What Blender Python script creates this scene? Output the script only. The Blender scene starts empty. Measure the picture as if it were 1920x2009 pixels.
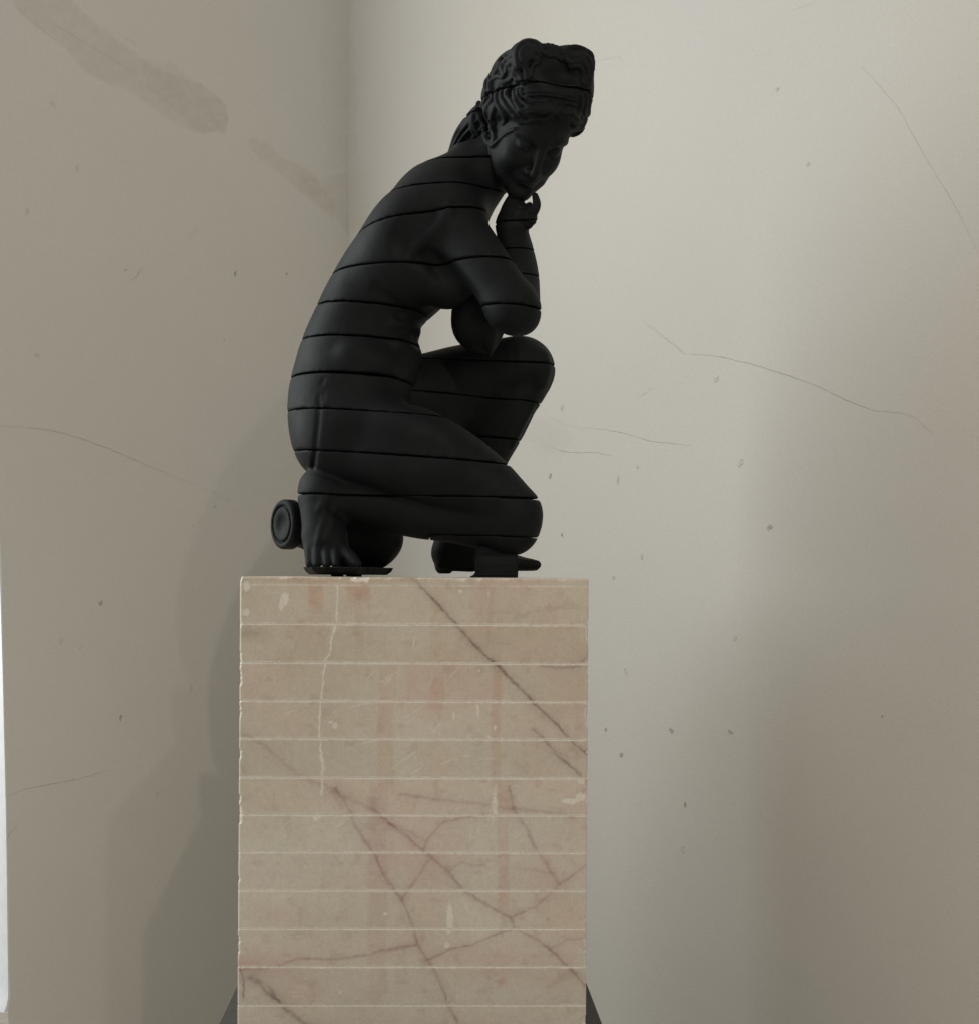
import bpy, math, random
import numpy as np

# ------------------------------------------------------------------ camera, world, lights
SC = bpy.context.scene
COL = SC.collection
D = 2.8                      # camera to the pedestal's front face, metres
ROLL = math.radians(0.35)
CU, CV = 960.0, 1129.0       # principal column and horizon row of the photograph
CAMZ = 0.003
cam_d = bpy.data.cameras.new('camera')
cam = bpy.data.objects.new('camera', cam_d)
COL.objects.link(cam)
cam.location = (0, -D, CAMZ)
cam.rotation_euler = (math.pi / 2, -ROLL, 0)
cam_d.sensor_fit = 'VERTICAL'
cam_d.sensor_height = 36.0
cam_d.lens = 36.0 * 2800.0 / 2009.0
cam_d.shift_y = (CV - 2009 / 2) / 2009.0
cam_d.clip_end = 100
SC.camera = cam

world = bpy.data.worlds.new('World')
SC.world = world
world.use_nodes = True
bg = world.node_tree.nodes['Background']
bg.inputs['Color'].default_value = (1.0, 0.95, 0.87, 1)
bg.inputs['Strength'].default_value = 0.465

def area(name, loc, target, size, power, color, size_y=None):
    d = bpy.data.lights.new(name, 'AREA')
    d.energy = power
    d.color = color
    d.shape = 'RECTANGLE' if size_y else 'SQUARE'
    d.size = size
    if size_y:
        d.size_y = size_y
    o = bpy.data.objects.new(name, d)
    COL.objects.link(o)
    o.location = loc
    from mathutils import Vector
    o.rotation_euler = (Vector(target) - Vector(loc)).to_track_quat('-Z', 'Y').to_euler()
    return o

# daylight through the window in the left wall, and two lamps up behind the camera on the right
area('window_light', (-2.07, 0.575, 1.25), (-0.57, 0.20, 0.95), 1.30, 62, (0.95, 1.0, 1.02), 2.4)
LAMP1 = (0.54, -2.62, 2.13)
LAMP2 = (0.80, -2.62, 1.54)
area('ceiling_lamp', LAMP1, (-0.9, 1.1, -1.7), 0.05, 15, (1.0, 0.93, 0.82))
area('ceiling_lamp', LAMP2, (-1.0, 1.0, -1.4), 0.05, 7, (1.0, 0.93, 0.82))

SC.view_settings.view_transform = 'Standard'
SC.view_settings.look = 'None'
SC.view_settings.gamma = 1
SC.view_settings.exposure = 0
SC.view_settings.use_curve_mapping = False
SC.cycles.use_denoising = True
SC.cycles.max_bounces = 6

# ------------------------------------------------------------------ helpers
rng = np.random.default_rng(5)
random.seed(5)
cr, sr = math.cos(ROLL), math.sin(ROLL)

def ray(u, v):
    """direction of the sight line through photo point (u, v), with y component 1"""
    du, b = (u - CU), (CV - v)
    a2 = du * cr - b * sr
    b2 = du * sr + b * cr
    return np.array([a2 / 2800.0, 1.0, b2 / 2800.0])

CAM = np.array([0.0, -D, CAMZ])

def P(u, v, Y):
    return CAM + ray(u, v) * (D + Y)

def R(px, Y):
    return px * (D + Y) / 2800.0

def noise2(x, y, seed=0):
    xi = np.floor(x).astype(np.int64); yi = np.floor(y).astype(np.int64)
    fx = x - xi; fy = y - yi
    fx = fx * fx * (3 - 2 * fx); fy = fy * fy * (3 - 2 * fy)
    def h(a, b):
        n = (a * 374761393 + b * 668265263 + seed * 974711) & 0x7fffffff
        n = ((n ^ (n >> 13)) * 1274126177) & 0x7fffffff
        n = (n ^ (n >> 16)) & 0xffff
        return n / 65535.0
    a = h(xi, yi) * (1 - fx) + h(xi + 1, yi) * fx
    b = h(xi, yi + 1) * (1 - fx) + h(xi + 1, yi + 1) * fx
    return a * (1 - fy) + b * fy

def fbm(x, y, seed=0, octv=4):
    s = 0; amp = 0.5; t = 0
    for o in range(octv):
        s = s + amp * noise2(x * 2 ** o, y * 2 ** o, seed + o * 17)
        t += amp; amp *= 0.5
    return s / t

def sstep(a, b, x):
    t = np.clip((x - a) / (b - a), 0, 1)
    return t * t * (3 - 2 * t)

def poly_dist(px, py, pts):
    """distance to a polyline, and the running parameter 0..1 at the nearest point"""
    best = np.full(px.shape, 1e9); par = np.zeros(px.shape)
    n = len(pts) - 1
    for i in range(n):
        ax, ay = pts[i]; bx, by = pts[i + 1]
        dx, dy = bx - ax, by - ay
        L = dx * dx + dy * dy + 1e-12
        t = np.clip(((px - ax) * dx + (py - ay) * dy) / L, 0, 1)
        d = np.hypot(px - ax - t * dx, py - ay - t * dy)
        m = d < best
        best = np.where(m, d, best)
        par = np.where(m, (i + t) / n, par)
    return best, par

def in_poly(px, py, pts):
    c = np.zeros(px.shape, bool)
    n = len(pts)
    for i in range(n):
        x1, y1 = pts[i]; x2, y2 = pts[(i + 1) % n]
        m = ((y1 > py) != (y2 > py)) & (px < (x2 - x1) * (py - y1) / (y2 - y1 + 1e-12) + x1)
        c ^= m
    return c

def mesh_obj(name, verts, faces, mat, parent=None, smooth=True, sharp=None, col=None):
    me = bpy.data.meshes.new(name)
    if isinstance(faces, np.ndarray):
        nv, nf, k = len(verts), len(faces), faces.shape[1]
        me.vertices.add(nv)
        me.vertices.foreach_set('co', np.asarray(verts, np.float32).ravel())
        me.loops.add(nf * k)
        me.loops.foreach_set('vertex_index', faces.astype(np.int32).ravel())
        me.polygons.add(nf)
        me.polygons.foreach_set('loop_start', np.arange(0, nf * k, k, dtype=np.int32))
        me.update(calc_edges=True)
        me.validate()
    else:
        me.from_pydata([tuple(map(float, p)) for p in verts], [], faces)
        me.update()
    if col is not None:
        a = me.color_attributes.new('tint', 'FLOAT_COLOR', 'POINT')
        c = np.ones((len(verts), 4), np.float32); c[:, :3] = col
        a.data.foreach_set('color', c.ravel())
    me.polygons.foreach_set('use_smooth', np.full(len(me.polygons), smooth))
    if sharp is not None:
        me.set_sharp_from_angle(angle=math.radians(sharp))
    me.materials.append(mat)
    o = bpy.data.objects.new(name, me)
    COL.objects.link(o)
    if parent is not None:
        o.parent = parent
    return o

def empty(name, label, cat, loc=(0, 0, 0)):
    o = bpy.data.objects.new(name, None)
    COL.objects.link(o)
    o.location = loc
    o['label'] = label
    o['category'] = cat
    return o

# ------------------------------------------------------------------ materials
def new_mat(name):
    m = bpy.data.materials.new(name)
    m.use_nodes = True
    nt = m.node_tree
    return m, nt, nt.nodes['Principled BSDF']

def nd(nt, kind, **kw):
    n = nt.nodes.new(kind)
    for k, v in kw.items():
        setattr(n, k, v)
    return n

def noise_node(nt, scale, detail=4, rough=0.55):
    tc = nd(nt, 'ShaderNodeTexCoord')
    n = nd(nt, 'ShaderNodeTexNoise')
    n.inputs['Scale'].default_value = scale
    n.inputs['Detail'].default_value = detail
    n.inputs['Roughness'].default_value = rough
    nt.links.new(tc.outputs['Object'], n.inputs['Vector'])
    return n

def ramp(nt, src, stops):
    r = nd(nt, 'ShaderNodeValToRGB')
    el = r.color_ramp.elements
    while len(el) < len(stops):
        el.new(0.5)
    for e, (p, c) in zip(el, stops):
        e.position = p
        e.color = (*c, 1) if len(c) == 3 else c
    nt.links.new(src, r.inputs['Fac'])
    return r

def bump(nt, b, src, strength, dist):
    bn = nd(nt, 'ShaderNodeBump')
    bn.inputs['Strength'].default_value = strength
    bn.inputs['Distance'].default_value = dist
    nt.links.new(src, bn.inputs['Height'])
    nt.links.new(bn.outputs['Normal'], b.inputs['Normal'])
    return bn

def tinted(name, grain_scale, lo, hi, rough, bump_s, bump_d, bump_scale):
    m, nt, b = new_mat(name)
    at = nd(nt, 'ShaderNodeAttribute', attribute_name='tint')
    n = noise_node(nt, grain_scale, 5, 0.6)
    r = ramp(nt, n.outputs['Fac'], [(0.3, (lo, lo, lo)), (0.7, (hi, hi, hi))])
    mx = nd(nt, 'ShaderNodeMix', data_type='RGBA', blend_type='MULTIPLY')
    mx.inputs['Factor'].default_value = 1
    nt.links.new(at.outputs['Color'], mx.inputs['A'])
    nt.links.new(r.outputs['Color'], mx.inputs['B'])
    nt.links.new(mx.outputs['Result'], b.inputs['Base Color'])
    b.inputs['Roughness'].default_value = rough
    b.inputs['Specular IOR Level'].default_value = 0.3
    n2 = noise_node(nt, bump_scale, 3, 0.6)
    bump(nt, b, n2.outputs['Fac'], bump_s, bump_d)
    return m

M_WALL = tinted('plaster', 420, 0.905, 1.06, 0.9, 0.35, 0.002, 160)
M_MARBLE = tinted('pink_marble', 230, 0.90, 1.06, 0.55, 0.15, 0.001, 300)

def black_mat():
    m, nt, b = new_mat('black_stone')
    n = noise_node(nt, 9, 6, 0.6)
    r = ramp(nt, n.outputs['Fac'], [(0.25, (0.0046, 0.0059, 0.0061)), (0.55, (0.0066, 0.0081, 0.0083)), (0.8, (0.0104, 0.0121, 0.0122))])
    n3 = noise_node(nt, 60, 3, 0.6)
    r3 = ramp(nt, n3.outputs['Fac'], [(0.3, (0.85,) * 3), (0.7, (1.12,) * 3)])
    mx = nd(nt, 'ShaderNodeMix', data_type='RGBA', blend_type='MULTIPLY')
    mx.inputs['Factor'].default_value = 1
    nt.links.new(r.outputs['Color'], mx.inputs['A'])
    nt.links.new(r3.outputs['Color'], mx.inputs['B'])
    nt.links.new(mx.outputs['Result'], b.inputs['Base Color'])
    rr = ramp(nt, n.outputs['Fac'], [(0.3, (0.68,) * 3), (0.7, (0.56,) * 3)])
    nt.links.new(rr.outputs['Color'], b.inputs['Roughness'])
    b.inputs['Specular IOR Level'].default_value = 0.13
    n2 = noise_node(nt, 240, 3, 0.6)
    bn = bump(nt, b, n2.outputs['Fac'], 0.16, 0.001)
    n4 = noise_node(nt, 22, 5, 0.62)
    b2 = nd(nt, 'ShaderNodeBump')
    b2.inputs['Strength'].default_value = 0.22
    b2.inputs['Distance'].default_value = 0.004
    nt.links.new(n4.outputs['Fac'], b2.inputs['Height'])
    nt.links.new(b2.outputs['Normal'], bn.inputs['Normal'])
    return m
M_BLACK = black_mat()

def flat_mat(name, c, rough=0.8, var=0.15, scale=40):
    m, nt, b = new_mat(name)
    n = noise_node(nt, scale, 4)
    r = ramp(nt, n.outputs['Fac'], [(0.3, tuple(x * (1 - var) for x in c)), (0.7, tuple(min(1, x * (1 + var)) for x in c))])
    nt.links.new(r.outputs['Color'], b.inputs['Base Color'])
    b.inputs['Roughness'].default_value = rough
    return m
M_CRACK = flat_mat('crack_grey', (0.29, 0.27, 0.235))  # plain grey of the clearer plaster cracks
M_CRACKF = flat_mat('crack_faint', (0.49, 0.47, 0.425))
M_POCK = flat_mat('pock_grey', (0.40, 0.385, 0.35), 0.9, 0.4, 300)
M_BASE = flat_mat('dark_grey_plinth', (0.055, 0.053, 0.048), 0.7)
M_FLOOR = flat_mat('floor_screed', (0.64, 0.61, 0.55), 0.7)
M_JAMB = flat_mat('white_reveal', (0.78, 0.80, 0.82), 0.7, 0.04)

# ------------------------------------------------------------------ room corner: walls, floor
CXY = np.array([-0.0975 * 4.55 - 0.012, 1.75])       # the corner
DL = np.array([-0.7071, -0.7071])                    # left wall runs this way from the corner
DR = np.array([0.7071, -0.7071])
ZF, ZT = -1.52, 2.30
FIL = 0.0006

def wall_hit(u, v, side):
    r = ray(u, v)
    d = DL if side == 'L' else DR
    n = np.array([-d[1], d[0]])
    t = ((CXY - CAM[:2]) @ n) / (r[:2] @ n)
    p = CAM + r * t
    return ((p[:2] - CXY) @ d), p[2]

def wall_point(side, t, z, off=0.0):
    """point on the wall's face (off = metres out into the room), the corner rounded"""
    t = np.asarray(t, float); z = np.asarray(z, float)
    d = DL if side == 'L' else DR
    nrm = DR if side == 'L' else DL
    tt = np.maximum(t, FIL)
    ang = np.clip(1 - t / FIL, 0, 1) * math.pi / 4
    a = np.where(t < FIL, FIL - FIL * np.sin(ang), tt)
    b = np.where(t < FIL, FIL - FIL * np.cos(ang), 0.0) + off
    x = CXY[0] + d[0] * a + nrm[0] * b
    y = CXY[1] + d[1] * a + nrm[1] * b
    return np.stack([x, y, z], -1)

def to_px(p):
    q = p - CAM
    a = q[..., 0] / q[..., 1] * 2800; b = q[..., 2] / q[..., 1] * 2800
    return CU + a * cr + b * sr, CV - (-a * sr + b * cr)

def relief(side, T, Z):
    """gentle waviness of the plaster, metres out of the wall's plane"""
    return sstep(0.02, 0.3, T) * (fbm(T * 2.2 + 3, Z * 2.2, 3 if side == 'L' else 9) - 0.5) * 0.006

def on_wall(side, t, z, off):
    t = np.asarray(t, float); z = np.asarray(z, float)
    return wall_point(side, t, z, relief(side, t, z) + off)

def build_wall(side, t1, res):
    ts = np.concatenate([np.linspace(0, FIL, 9)[:-1], np.arange(FIL, t1, res), [t1]])
    zs = np.arange(ZF, ZT + res, res)
    T, Z = np.meshgrid(ts, zs, indexing='ij')
    bumpy = relief(side, T, Z)
    pts = wall_point(side, T, Z, bumpy)
    u, v = to_px(wall_point(side, T, Z))
    base = np.array([0.60, 0.582, 0.538])
    col = np.ones(T.shape + (3,)) * base
    mott = (fbm(T * 3.1, Z * 3.1, 21) - 0.5)
    col *= (1 + 0.035 * mott)[..., None]
    warm = (fbm(T * 1.3 + 9, Z * 1.3, 31) - 0.5)
    col *= 1 + warm[..., None] * np.array([0.03, 0.0, -0.05])
    wob = 10 * (fbm(u / 40, v / 40, 41) - 0.5)
    wob2 = 30 * (fbm(u / 20, v / 20, 44, 4) - 0.5)
    def stain(poly, amt, soft=14, tint=(1, 0.97, 0.93), ragged=1.0):
        uu = u + wob + wob2 * ragged; vv = v + wob2 * ragged * 0.8
        ins = in_poly(uu, vv, poly)
        d, _ = poly_dist(uu, vv, poly + [poly[0]])
        m = np.where(ins, np.clip(0.35 + d / soft, 0, 1), 0)
        m = m + np.where(ins, 0.45 * np.exp(-(d / 3.5) ** 2), 0)
        m *= 0.70 + 0.35 * sstep(0.36, 0.6, fbm(u / 16 + v / 40, v / 11, 77)) + 0.3 * (fbm(u / 60 + v / 60, (v - u) / 14, 79, 3) - 0.5)
        nonlocal col
        col = col * (1 - amt * m[..., None] * np.array([0.78, 0.97, 1.15]))
    if side == 'L':
        # diagonal trowelled repair, upper left, and the smear that runs on to the corner
        stain([(25, -30), (110, -30), (200, 55), (300, 130), (395, 165), (442, 200), (445, 262), (380, 258),
               (330, 235), (250, 175), (175, 150), (120, 90), (60, 40)], 0.10, 12, ragged=0.5)
        stain([(275, 115), (340, 125), (400, 170), (440, 200), (444, 265), (395, 262), (340, 215), (285, 170)], 0.055, 8)
        stain([(488, 270), (515, 272), (560, 312), (600, 330), (640, 372), (655, 400), (650, 425), (615, 398), (560, 350), (500, 300)], 0.085, 9, ragged=0.9)
        stain([(590, 320), (625, 345), (645, 380), (610, 385), (588, 350)], 0.06, 7)
        stain([(640, 345), (700, 340), (720, 380), (725, 430), (690, 470), (660, 430), (640, 400)], 0.075, 9, ragged=0.9)
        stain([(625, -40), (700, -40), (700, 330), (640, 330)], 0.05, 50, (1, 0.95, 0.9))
    else:
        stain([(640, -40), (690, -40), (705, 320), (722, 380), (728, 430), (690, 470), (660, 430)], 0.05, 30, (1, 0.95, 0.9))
        stain([(1040, 820), (1110, 830), (1130, 880), (1080, 900), (1030, 880)], 0.05, 18)
    nt_, nz = T.shape
    idx = np.arange(nt_ * nz).reshape(nt_, nz)
    f = np.stack([idx[:-1, :-1], idx[1:, :-1], idx[1:, 1:], idx[:-1, 1:]], -1).reshape(-1, 4)
    if side == 'L':
        f = f[:, ::-1]
    o = mesh_obj('wall_left' if side == 'L' else 'wall_right', pts.reshape(-1, 3), f, M_WALL, col=col.reshape(-1, 3))
    o['kind'] = 'structure'
    return o

EDGE = np.array([wall_hit(u, v, 'L') for u, v in ((20, 2300), (17, 1985), (12, 1600), (5, 1300), (0, 1130), (-6, 950), (-16, 600), (-28, 0), (-32, -400))])
T_JAMB = float(EDGE[:, 0].mean())
wl = build_wall('L', T_JAMB, 0.0042)
# the wall's end leans a little and is chipped: move the last columns
def edge_t(z):
    return np.interp(z, EDGE[:, 1], EDGE[:, 0])
me = wl.data
co = np.empty(len(me.vertices) * 3, np.float32); me.vertices.foreach_get('co', co); co = co.reshape(-1, 3)
tv = (co[:, :2] - CXY) @ DL
wgt = sstep(T_JAMB - 0.16, T_JAMB - 0.002, tv)
chip = (fbm(co[:, 2] * 60, co[:, 2] * 0 + 3, 8, 3) - 0.5) * 0.004
sh = (edge_t(co[:, 2]) - T_JAMB + chip) * wgt
co[:, :2] += DL[None, :] * sh[:, None]
me.vertices.foreach_set('co', co.ravel()); me.update()
wr = build_wall('R', 2.9, 0.0055)

# the white reveal of the window in the left wall: jamb going out through the wall, and the sill below
def build_reveal():
    zs = np.linspace(-1.150, 1.95, 190)
    vs, fs = [], []
    for z in zs:
        t0 = float(edge_t(z)) + 0.0012
        low = max(0.0, 1 - (z + 1.150) / 0.05)
        w = (fbm(np.array([z * 45]), np.array([1.5]), 6)[0] - 0.5) * 0.004
        for t, o in ((t0 + 0.012 * low ** 2, 0.003), (t0 + 0.002 + w * 0.5 + 0.014 * low, -0.006), (t0 + 0.004 + w * 0.2 + 0.02 * low, -0.03), (t0 + 0.012, -0.30), (t0 - 0.05, -0.30), (t0 - 0.05, -0.02)):
            q = CXY + DL * t + DR * o
            vs.append((q[0], q[1], z))
    n = 6
    for i in range(len(zs) - 1):
        for k in range(n):
            a, b = i * n + k, i * n + (k + 1) % n
            fs.append((a, b, b + n, a + n))
    fs.append(tuple(range(n))[::-1]); fs.append(tuple(range((len(zs) - 1) * n, len(zs) * n)))
    return vs, fs
win = empty('window_reveal', 'bright white window reveal at the left edge of the picture', 'window', tuple(CXY + DL * T_JAMB) + (0.0,))
def win_part(name, vs, fs, **kw):
    o = np.array(win.location)
    return mesh_obj(name, [np.array(v) - o for v in vs], fs, M_JAMB, win, **kw)
vs, fs = build_reveal()
win_part('jamb', vs, fs, sharp=50)
def prism(t0, t1, o0, o1, z0, z1):
    vs = []
    for z in (z0, z1):
        for t, o in ((t0, o0), (t1, o0), (t1, o1), (t0, o1)):
            q = CXY + DL * t + DR * o
            vs.append((q[0], q[1], z))
    return vs, [(0, 1, 2, 3), (7, 6, 5, 4), (0, 4, 5, 1), (1, 5, 6, 2), (2, 6, 7, 3), (3, 7, 4, 0)]
vs, fs = prism(T_JAMB + 0.0135, T_JAMB + 1.2, -0.30, 0.004, -1.20, -1.152)
win_part('sill', vs, fs, smooth=False)
vs, fs = prism(T_JAMB + 0.0135, T_JAMB + 1.2, -0.28, -0.003, ZF + 0.003, -1.202)
o = mesh_obj('wall_left_below_window', vs, fs, M_JAMB, smooth=False); o['kind'] = 'structure'

fl = mesh_obj('floor', [(-4, -4.5, ZF), (4, -4.5, ZF), (4, 3, ZF), (-4, 3, ZF)], [(0, 1, 2, 3)], M_FLOOR, smooth=False)
fl['kind'] = 'structure'

# cracks: narrow strips with a raised lip on the plaster
def crack(side, pts, w0, mat, jit=2.0):
    # resample in photo space, add jitter, put on the wall
    P2 = []
    for (a, b), (c, d) in zip(pts[:-1], pts[1:]):
        n = max(2, int(math.hypot(c - a, d - b) / 9))
        for i in range(n):
            P2.append((a + (c - a) * i / n, b + (d - b) * i / n))
    P2.append(pts[-1])
    P2 = np.array(P2)
    P2[1:-1] += rng.normal(0, jit * 0.5, (len(P2) - 2, 2))
    tz = np.array([wall_hit(u, v, side) for u, v in P2])
    n = len(tz)
    vs, fs = [], []
    for i in range(n):
        d = tz[min(i + 1, n - 1)] - tz[max(i - 1, 0)]
        d /= np.linalg.norm(d) + 1e-9
        nn = np.array([-d[1], d[0]])
        w = 0.60 * w0 * (0.45 + 0.9 * rng.random()) * min(1, 3.5 * i / n + 0.25, 3.5 * (n - 1 - i) / n + 0.25)
        for s, off in ((-1, 0.0003), (0, 0.0006), (1, 0.0003)):
            q = tz[i] + nn * s * w
            vs.append(on_wall(side, q[0], q[1], off))
    for i in range(n - 1):
        for k in range(2):
            a = i * 3 + k
            fs.append((a, a + 1, a + 4, a + 3))
    mesh_obj('crack', vs, fs, mat, wl if side == 'L' else wr)

crack('R', [(1261, 630), (1300, 660), (1342, 694), (1400, 698), (1460, 711), (1540, 735), (1600, 757), (1666, 788), (1710, 805), (1760, 810), (1795, 818)], 0.00085, M_CRACK, 1.2)
crack('R', [(1795, 818), (1815, 840), (1830, 855)], 0.0007, M_CRACKF, 1.2)
crack('R', [(1063, 812), (1110, 833), (1150, 843)], 0.0007, M_CRACKF, 1.2)
crack('R', [(1150, 838), (1225, 850), (1275, 866), (1310, 870), (1354, 874)], 0.0008, M_CRACK, 1.2)
crack('R', [(1073, 874), (1110, 888), (1170, 888), (1200, 894)], 0.0009, M_CRACK, 1.2)
crack('R', [(1690, 130), (1760, 210), (1815, 310), (1870, 400), (1918, 495)], 0.0006, M_CRACKF, 1.0)
crack('R', [(1165, 122), (1212, 110), (1222, 122)], 0.0007, M_CRACKF, 1.0)
crack('R', [(1555, 20), (1600, 4)], 0.0006, M_CRACKF, 1.0)
crack('R', [(1250, 780), (1282, 760)], 0.0012, M_CRACKF, 1.0)
crack('L', [(-8, 836), (50, 838), (110, 846), (170, 864), (235, 889), (300, 918), (360, 942)], 0.0008, M_CRACK, 1.0)
crack('L', [(360, 942), (420, 965), (450, 985)], 0.0006, M_CRACKF, 1.0)
crack('L', [(11, 1562), (50, 1548), (100, 1538), (150, 1530), (215, 1510)], 0.0009, M_CRACK, 1.0)
crack('L', [(8, 1655), (24, 1630), (36, 1612)], 0.0008, M_CRACK, 1.0)
crack('L', [(366, 473), (380, 455), (398, 445)], 0.0011, M_CRACKF, 1.5)
crack('L', [(258, 552), (270, 540), (280, 524)], 0.0011, M_CRACK, 1.5)
crack('L', [(228, 65), (272, 88)], 0.0009, M_CRACKF, 1.0)
crack('L', [(110, 50), (180, 92), (260, 140)], 0.0006, M_CRACKF, 1.0)
crack('L', [(30, 10), (62, 40), (110, 80)], 0.0006, M_CRACKF, 1.0)
crack('L', [(445, 205), (445, 260)], 0.0008, M_CRACKF, 1.0)
crack('L', [(684, 395), (684, 440), (685, 482)], 0.0010, M_CRACKF, 1.0)
crack('L', [(625, 330), (640, 372), (650, 385)], 0.0012, M_CRACKF, 1.5)
crack('L', [(688, 352), (702, 345)], 0.0012, M_CRACK, 1.5)

# pock marks: small ragged dents with a raised rim
def pock(side, u, v, rpx, mat=M_POCK):
    t, z = wall_hit(u, v, side)
    r0 = rpx * 0.0014
    n = 11
    vs = [on_wall(side, t, z, 0.0005)]
    fs = []
    ph = rng.random() * 6
    for ring, (rr, off) in enumerate(((0.45, 0.0004), (0.75, 0.0011), (1.0, 0.0002))):
        for i in range(n):
            a = 2 * math.pi * i / n + ph
            q = r0 * rr * (0.45 + 1.0 * rng.random()) * (1 + 0.3 * math.cos(2 * a + ph))
            vs.append(on_wall(side, t + math.cos(a) * q * 0.75, z + math.sin(a) * q, off))
    for i in range(n):
        j = (i + 1) % n
        fs.append((0, 1 + i, 1 + j))
        for k in range(2):
            a = 1 + k * n
            fs.append((a + i, a + n + i, a + n + j, a + j))
    mesh_obj('pock_mark', vs, fs, mat, wl if side == 'L' else wr, smooth=False)
M_POCKF = flat_mat('pock_faint', (0.545, 0.525, 0.48), 0.9, 0.12, 300)
for s in [(1078, 935, 4.5), (1101, 1050, 3.5), (1188, 1431, 4), (1316, 1433, 5.5), (1432, 1438, 5), (1218, 1481, 5.5), (1343, 1579, 4.5), (1510, 1035, 5)]:
    pock('R', *s)
for s in [(1404, 744, 6.5), (1452, 908, 7), (1211, 942, 6), (1250, 917, 4), (1258, 1093, 5), (1203, 1133, 4), (1226, 1317, 5), (1339, 1666, 6), (1441, 1252, 5), (1102, 800, 6), (1524, 175, 4), (1584, 322, 4)]:
    pock('R', *s, M_POCKF)
pock('R', 1730, 1406, 2.0)
for s in [(237, 1407, 5.5), (198, 1184, 5), (462, 537, 5.5), (247, 530, 3), (378, 1031, 2.0), (563, 537, 3)]:
    pock('L', *s)
for s in [(119, 1258, 6), (158, 1271, 4), (376, 1348, 6), (310, 1558, 5), (104, 203, 7), (152, 332, 6), (54, 416, 6), (72, 696, 6), (441, 666, 3), (422, 994, 4), (145, 1529, 3.5)]:
    pock('L', *s, M_POCKF)

# ------------------------------------------------------------------ pedestal
YAW = math.radians(1.2)
PW, PD = 0.682, 0.66
ped = empty('pedestal', 'pink veined marble pedestal cut into thin horizontal slabs under the black statue', 'pedestal', (0, 0, 0))
pc = P(813.5, 1129, 0.0)
ped.location = (pc[0], 0.0, 0.0)
ped.rotation_euler = (0, 0, YAW)

GROOVES = [1223, 1299, 1374, 1448, 1524, 1597, 1670, 1745, 1820, 1895, 1970, 2045, 2075]
ZTOPP = -0.002
BOTTOM = -0.946

VEINS = [  # points (photo px), half width px, strength, tint (multiplied in)
    ([(790, 1128), (815, 1135), (839, 1163), (898, 1224), (930, 1260), (971, 1299), (1007, 1335), (1048, 1376), (1096, 1420), (1129, 1457), (1158, 1478)], 2.6, 0.62, 'd'),
    ([(1048, 1428), (1072, 1449), (1096, 1479), (1129, 1507), (1152, 1528)], 2.4, 0.45, 'd'),
    ([(474, 1437), (517, 1457), (562, 1497), (598, 1526), (643, 1542), (671, 1558), (736, 1587)], 4.5, 0.26, 'p'),
    ([(1060, 1301), (1088, 1306), (1137, 1304), (1155, 1279)], 2.6, 0.35, 'd'),
    ([(736, 1587), (774, 1617), (804, 1640), (834, 1666), (885, 1711), (915, 1747), (962, 1775), (1004, 1798), (1013, 1817), (1060, 1843), (1094, 1868), (1119, 1894), (1150, 1932)], 3.0, 0.45, 'p'),
    ([(660, 1545), (676, 1566), (701, 1617), (736, 1668), (757, 1715), (791, 1762), (812, 1813), (829, 1856), (851, 1890), (881, 1960), (902, 2005), (915, 2060)], 2.8, 0.42, 'p'),
    ([(475, 1902), (544, 1894), (591, 1879), (676, 1881), (744, 1866), (823, 1853)], 3.2, 0.36, 'p'),
    ([(846, 1883), (893, 1860), (932, 1853), (974, 1834), (1013, 1819)], 2.6, 0.38, 'p'),
    ([(791, 1762), (812, 1732), (834, 1702), (851, 1676)], 2.2, 0.36, 'p'),
    ([(834, 1662), (846, 1638), (876, 1610), (910, 1602), (949, 1593)], 2.4, 0.34, 'p'),
    ([(787, 1555), (846, 1566), (932, 1572), (996, 1583), (1060, 1589), (1085, 1593), (1130, 1600)], 3.6, 0.30, 'p'),
    ([(1000, 1540), (1008, 1583), (1034, 1617), (1047, 1647), (1072, 1689), (1085, 1711), (1102, 1732)], 3.0, 0.34, 'p'),
    ([(1004, 1798), (1060, 1772), (1102, 1732), (1151, 1694)], 2.4, 0.32, 'p'),
    ([(885, 1706), (910, 1689), (930, 1696), (953, 1694)], 2.4, 0.24, 'p'),
    ([(1010, 1700), (1050, 1705), (1085, 1711)], 2.4, 0.16, 'p'),
    ([(1085, 1858), (1119, 1843), (1150, 1838)], 2.2, 0.22, 'p'),
    ([(492, 1915), (515, 1928), (527, 1945), (552, 1962), (569, 1979), (608, 2009), (660, 2050)], 4.0, 0.5, 'd'),
    ([(500, 1913), (535, 1935), (552, 1962)], 4.0, 0.3, 'd'),
    ([(770, 1612), (800, 1625), (835, 1645)], 3.0, 0.2, 'p'),
    ([(846, 1715), (885, 1735), (915, 1747)], 2.6, 0.16, 'p'),
    ([(474, 1885), (480, 1920), (485, 1955)], 1.8, 0.5, 'd'),
    ([(968, 1150), (960, 1230), (955, 1270)], 3.5, 0.12, 'p'),
    ([(1100, 1190), (1020, 1200), (940, 1199)], 3.0, 0.06, 'p'),
]
WHITE_VEIN = [(663, 1147), (662, 1222), (653, 1254), (647, 1283), (637, 1301), (632, 1364), (630, 1404), (631, 1465), (637, 1497), (634, 1558)]
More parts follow.
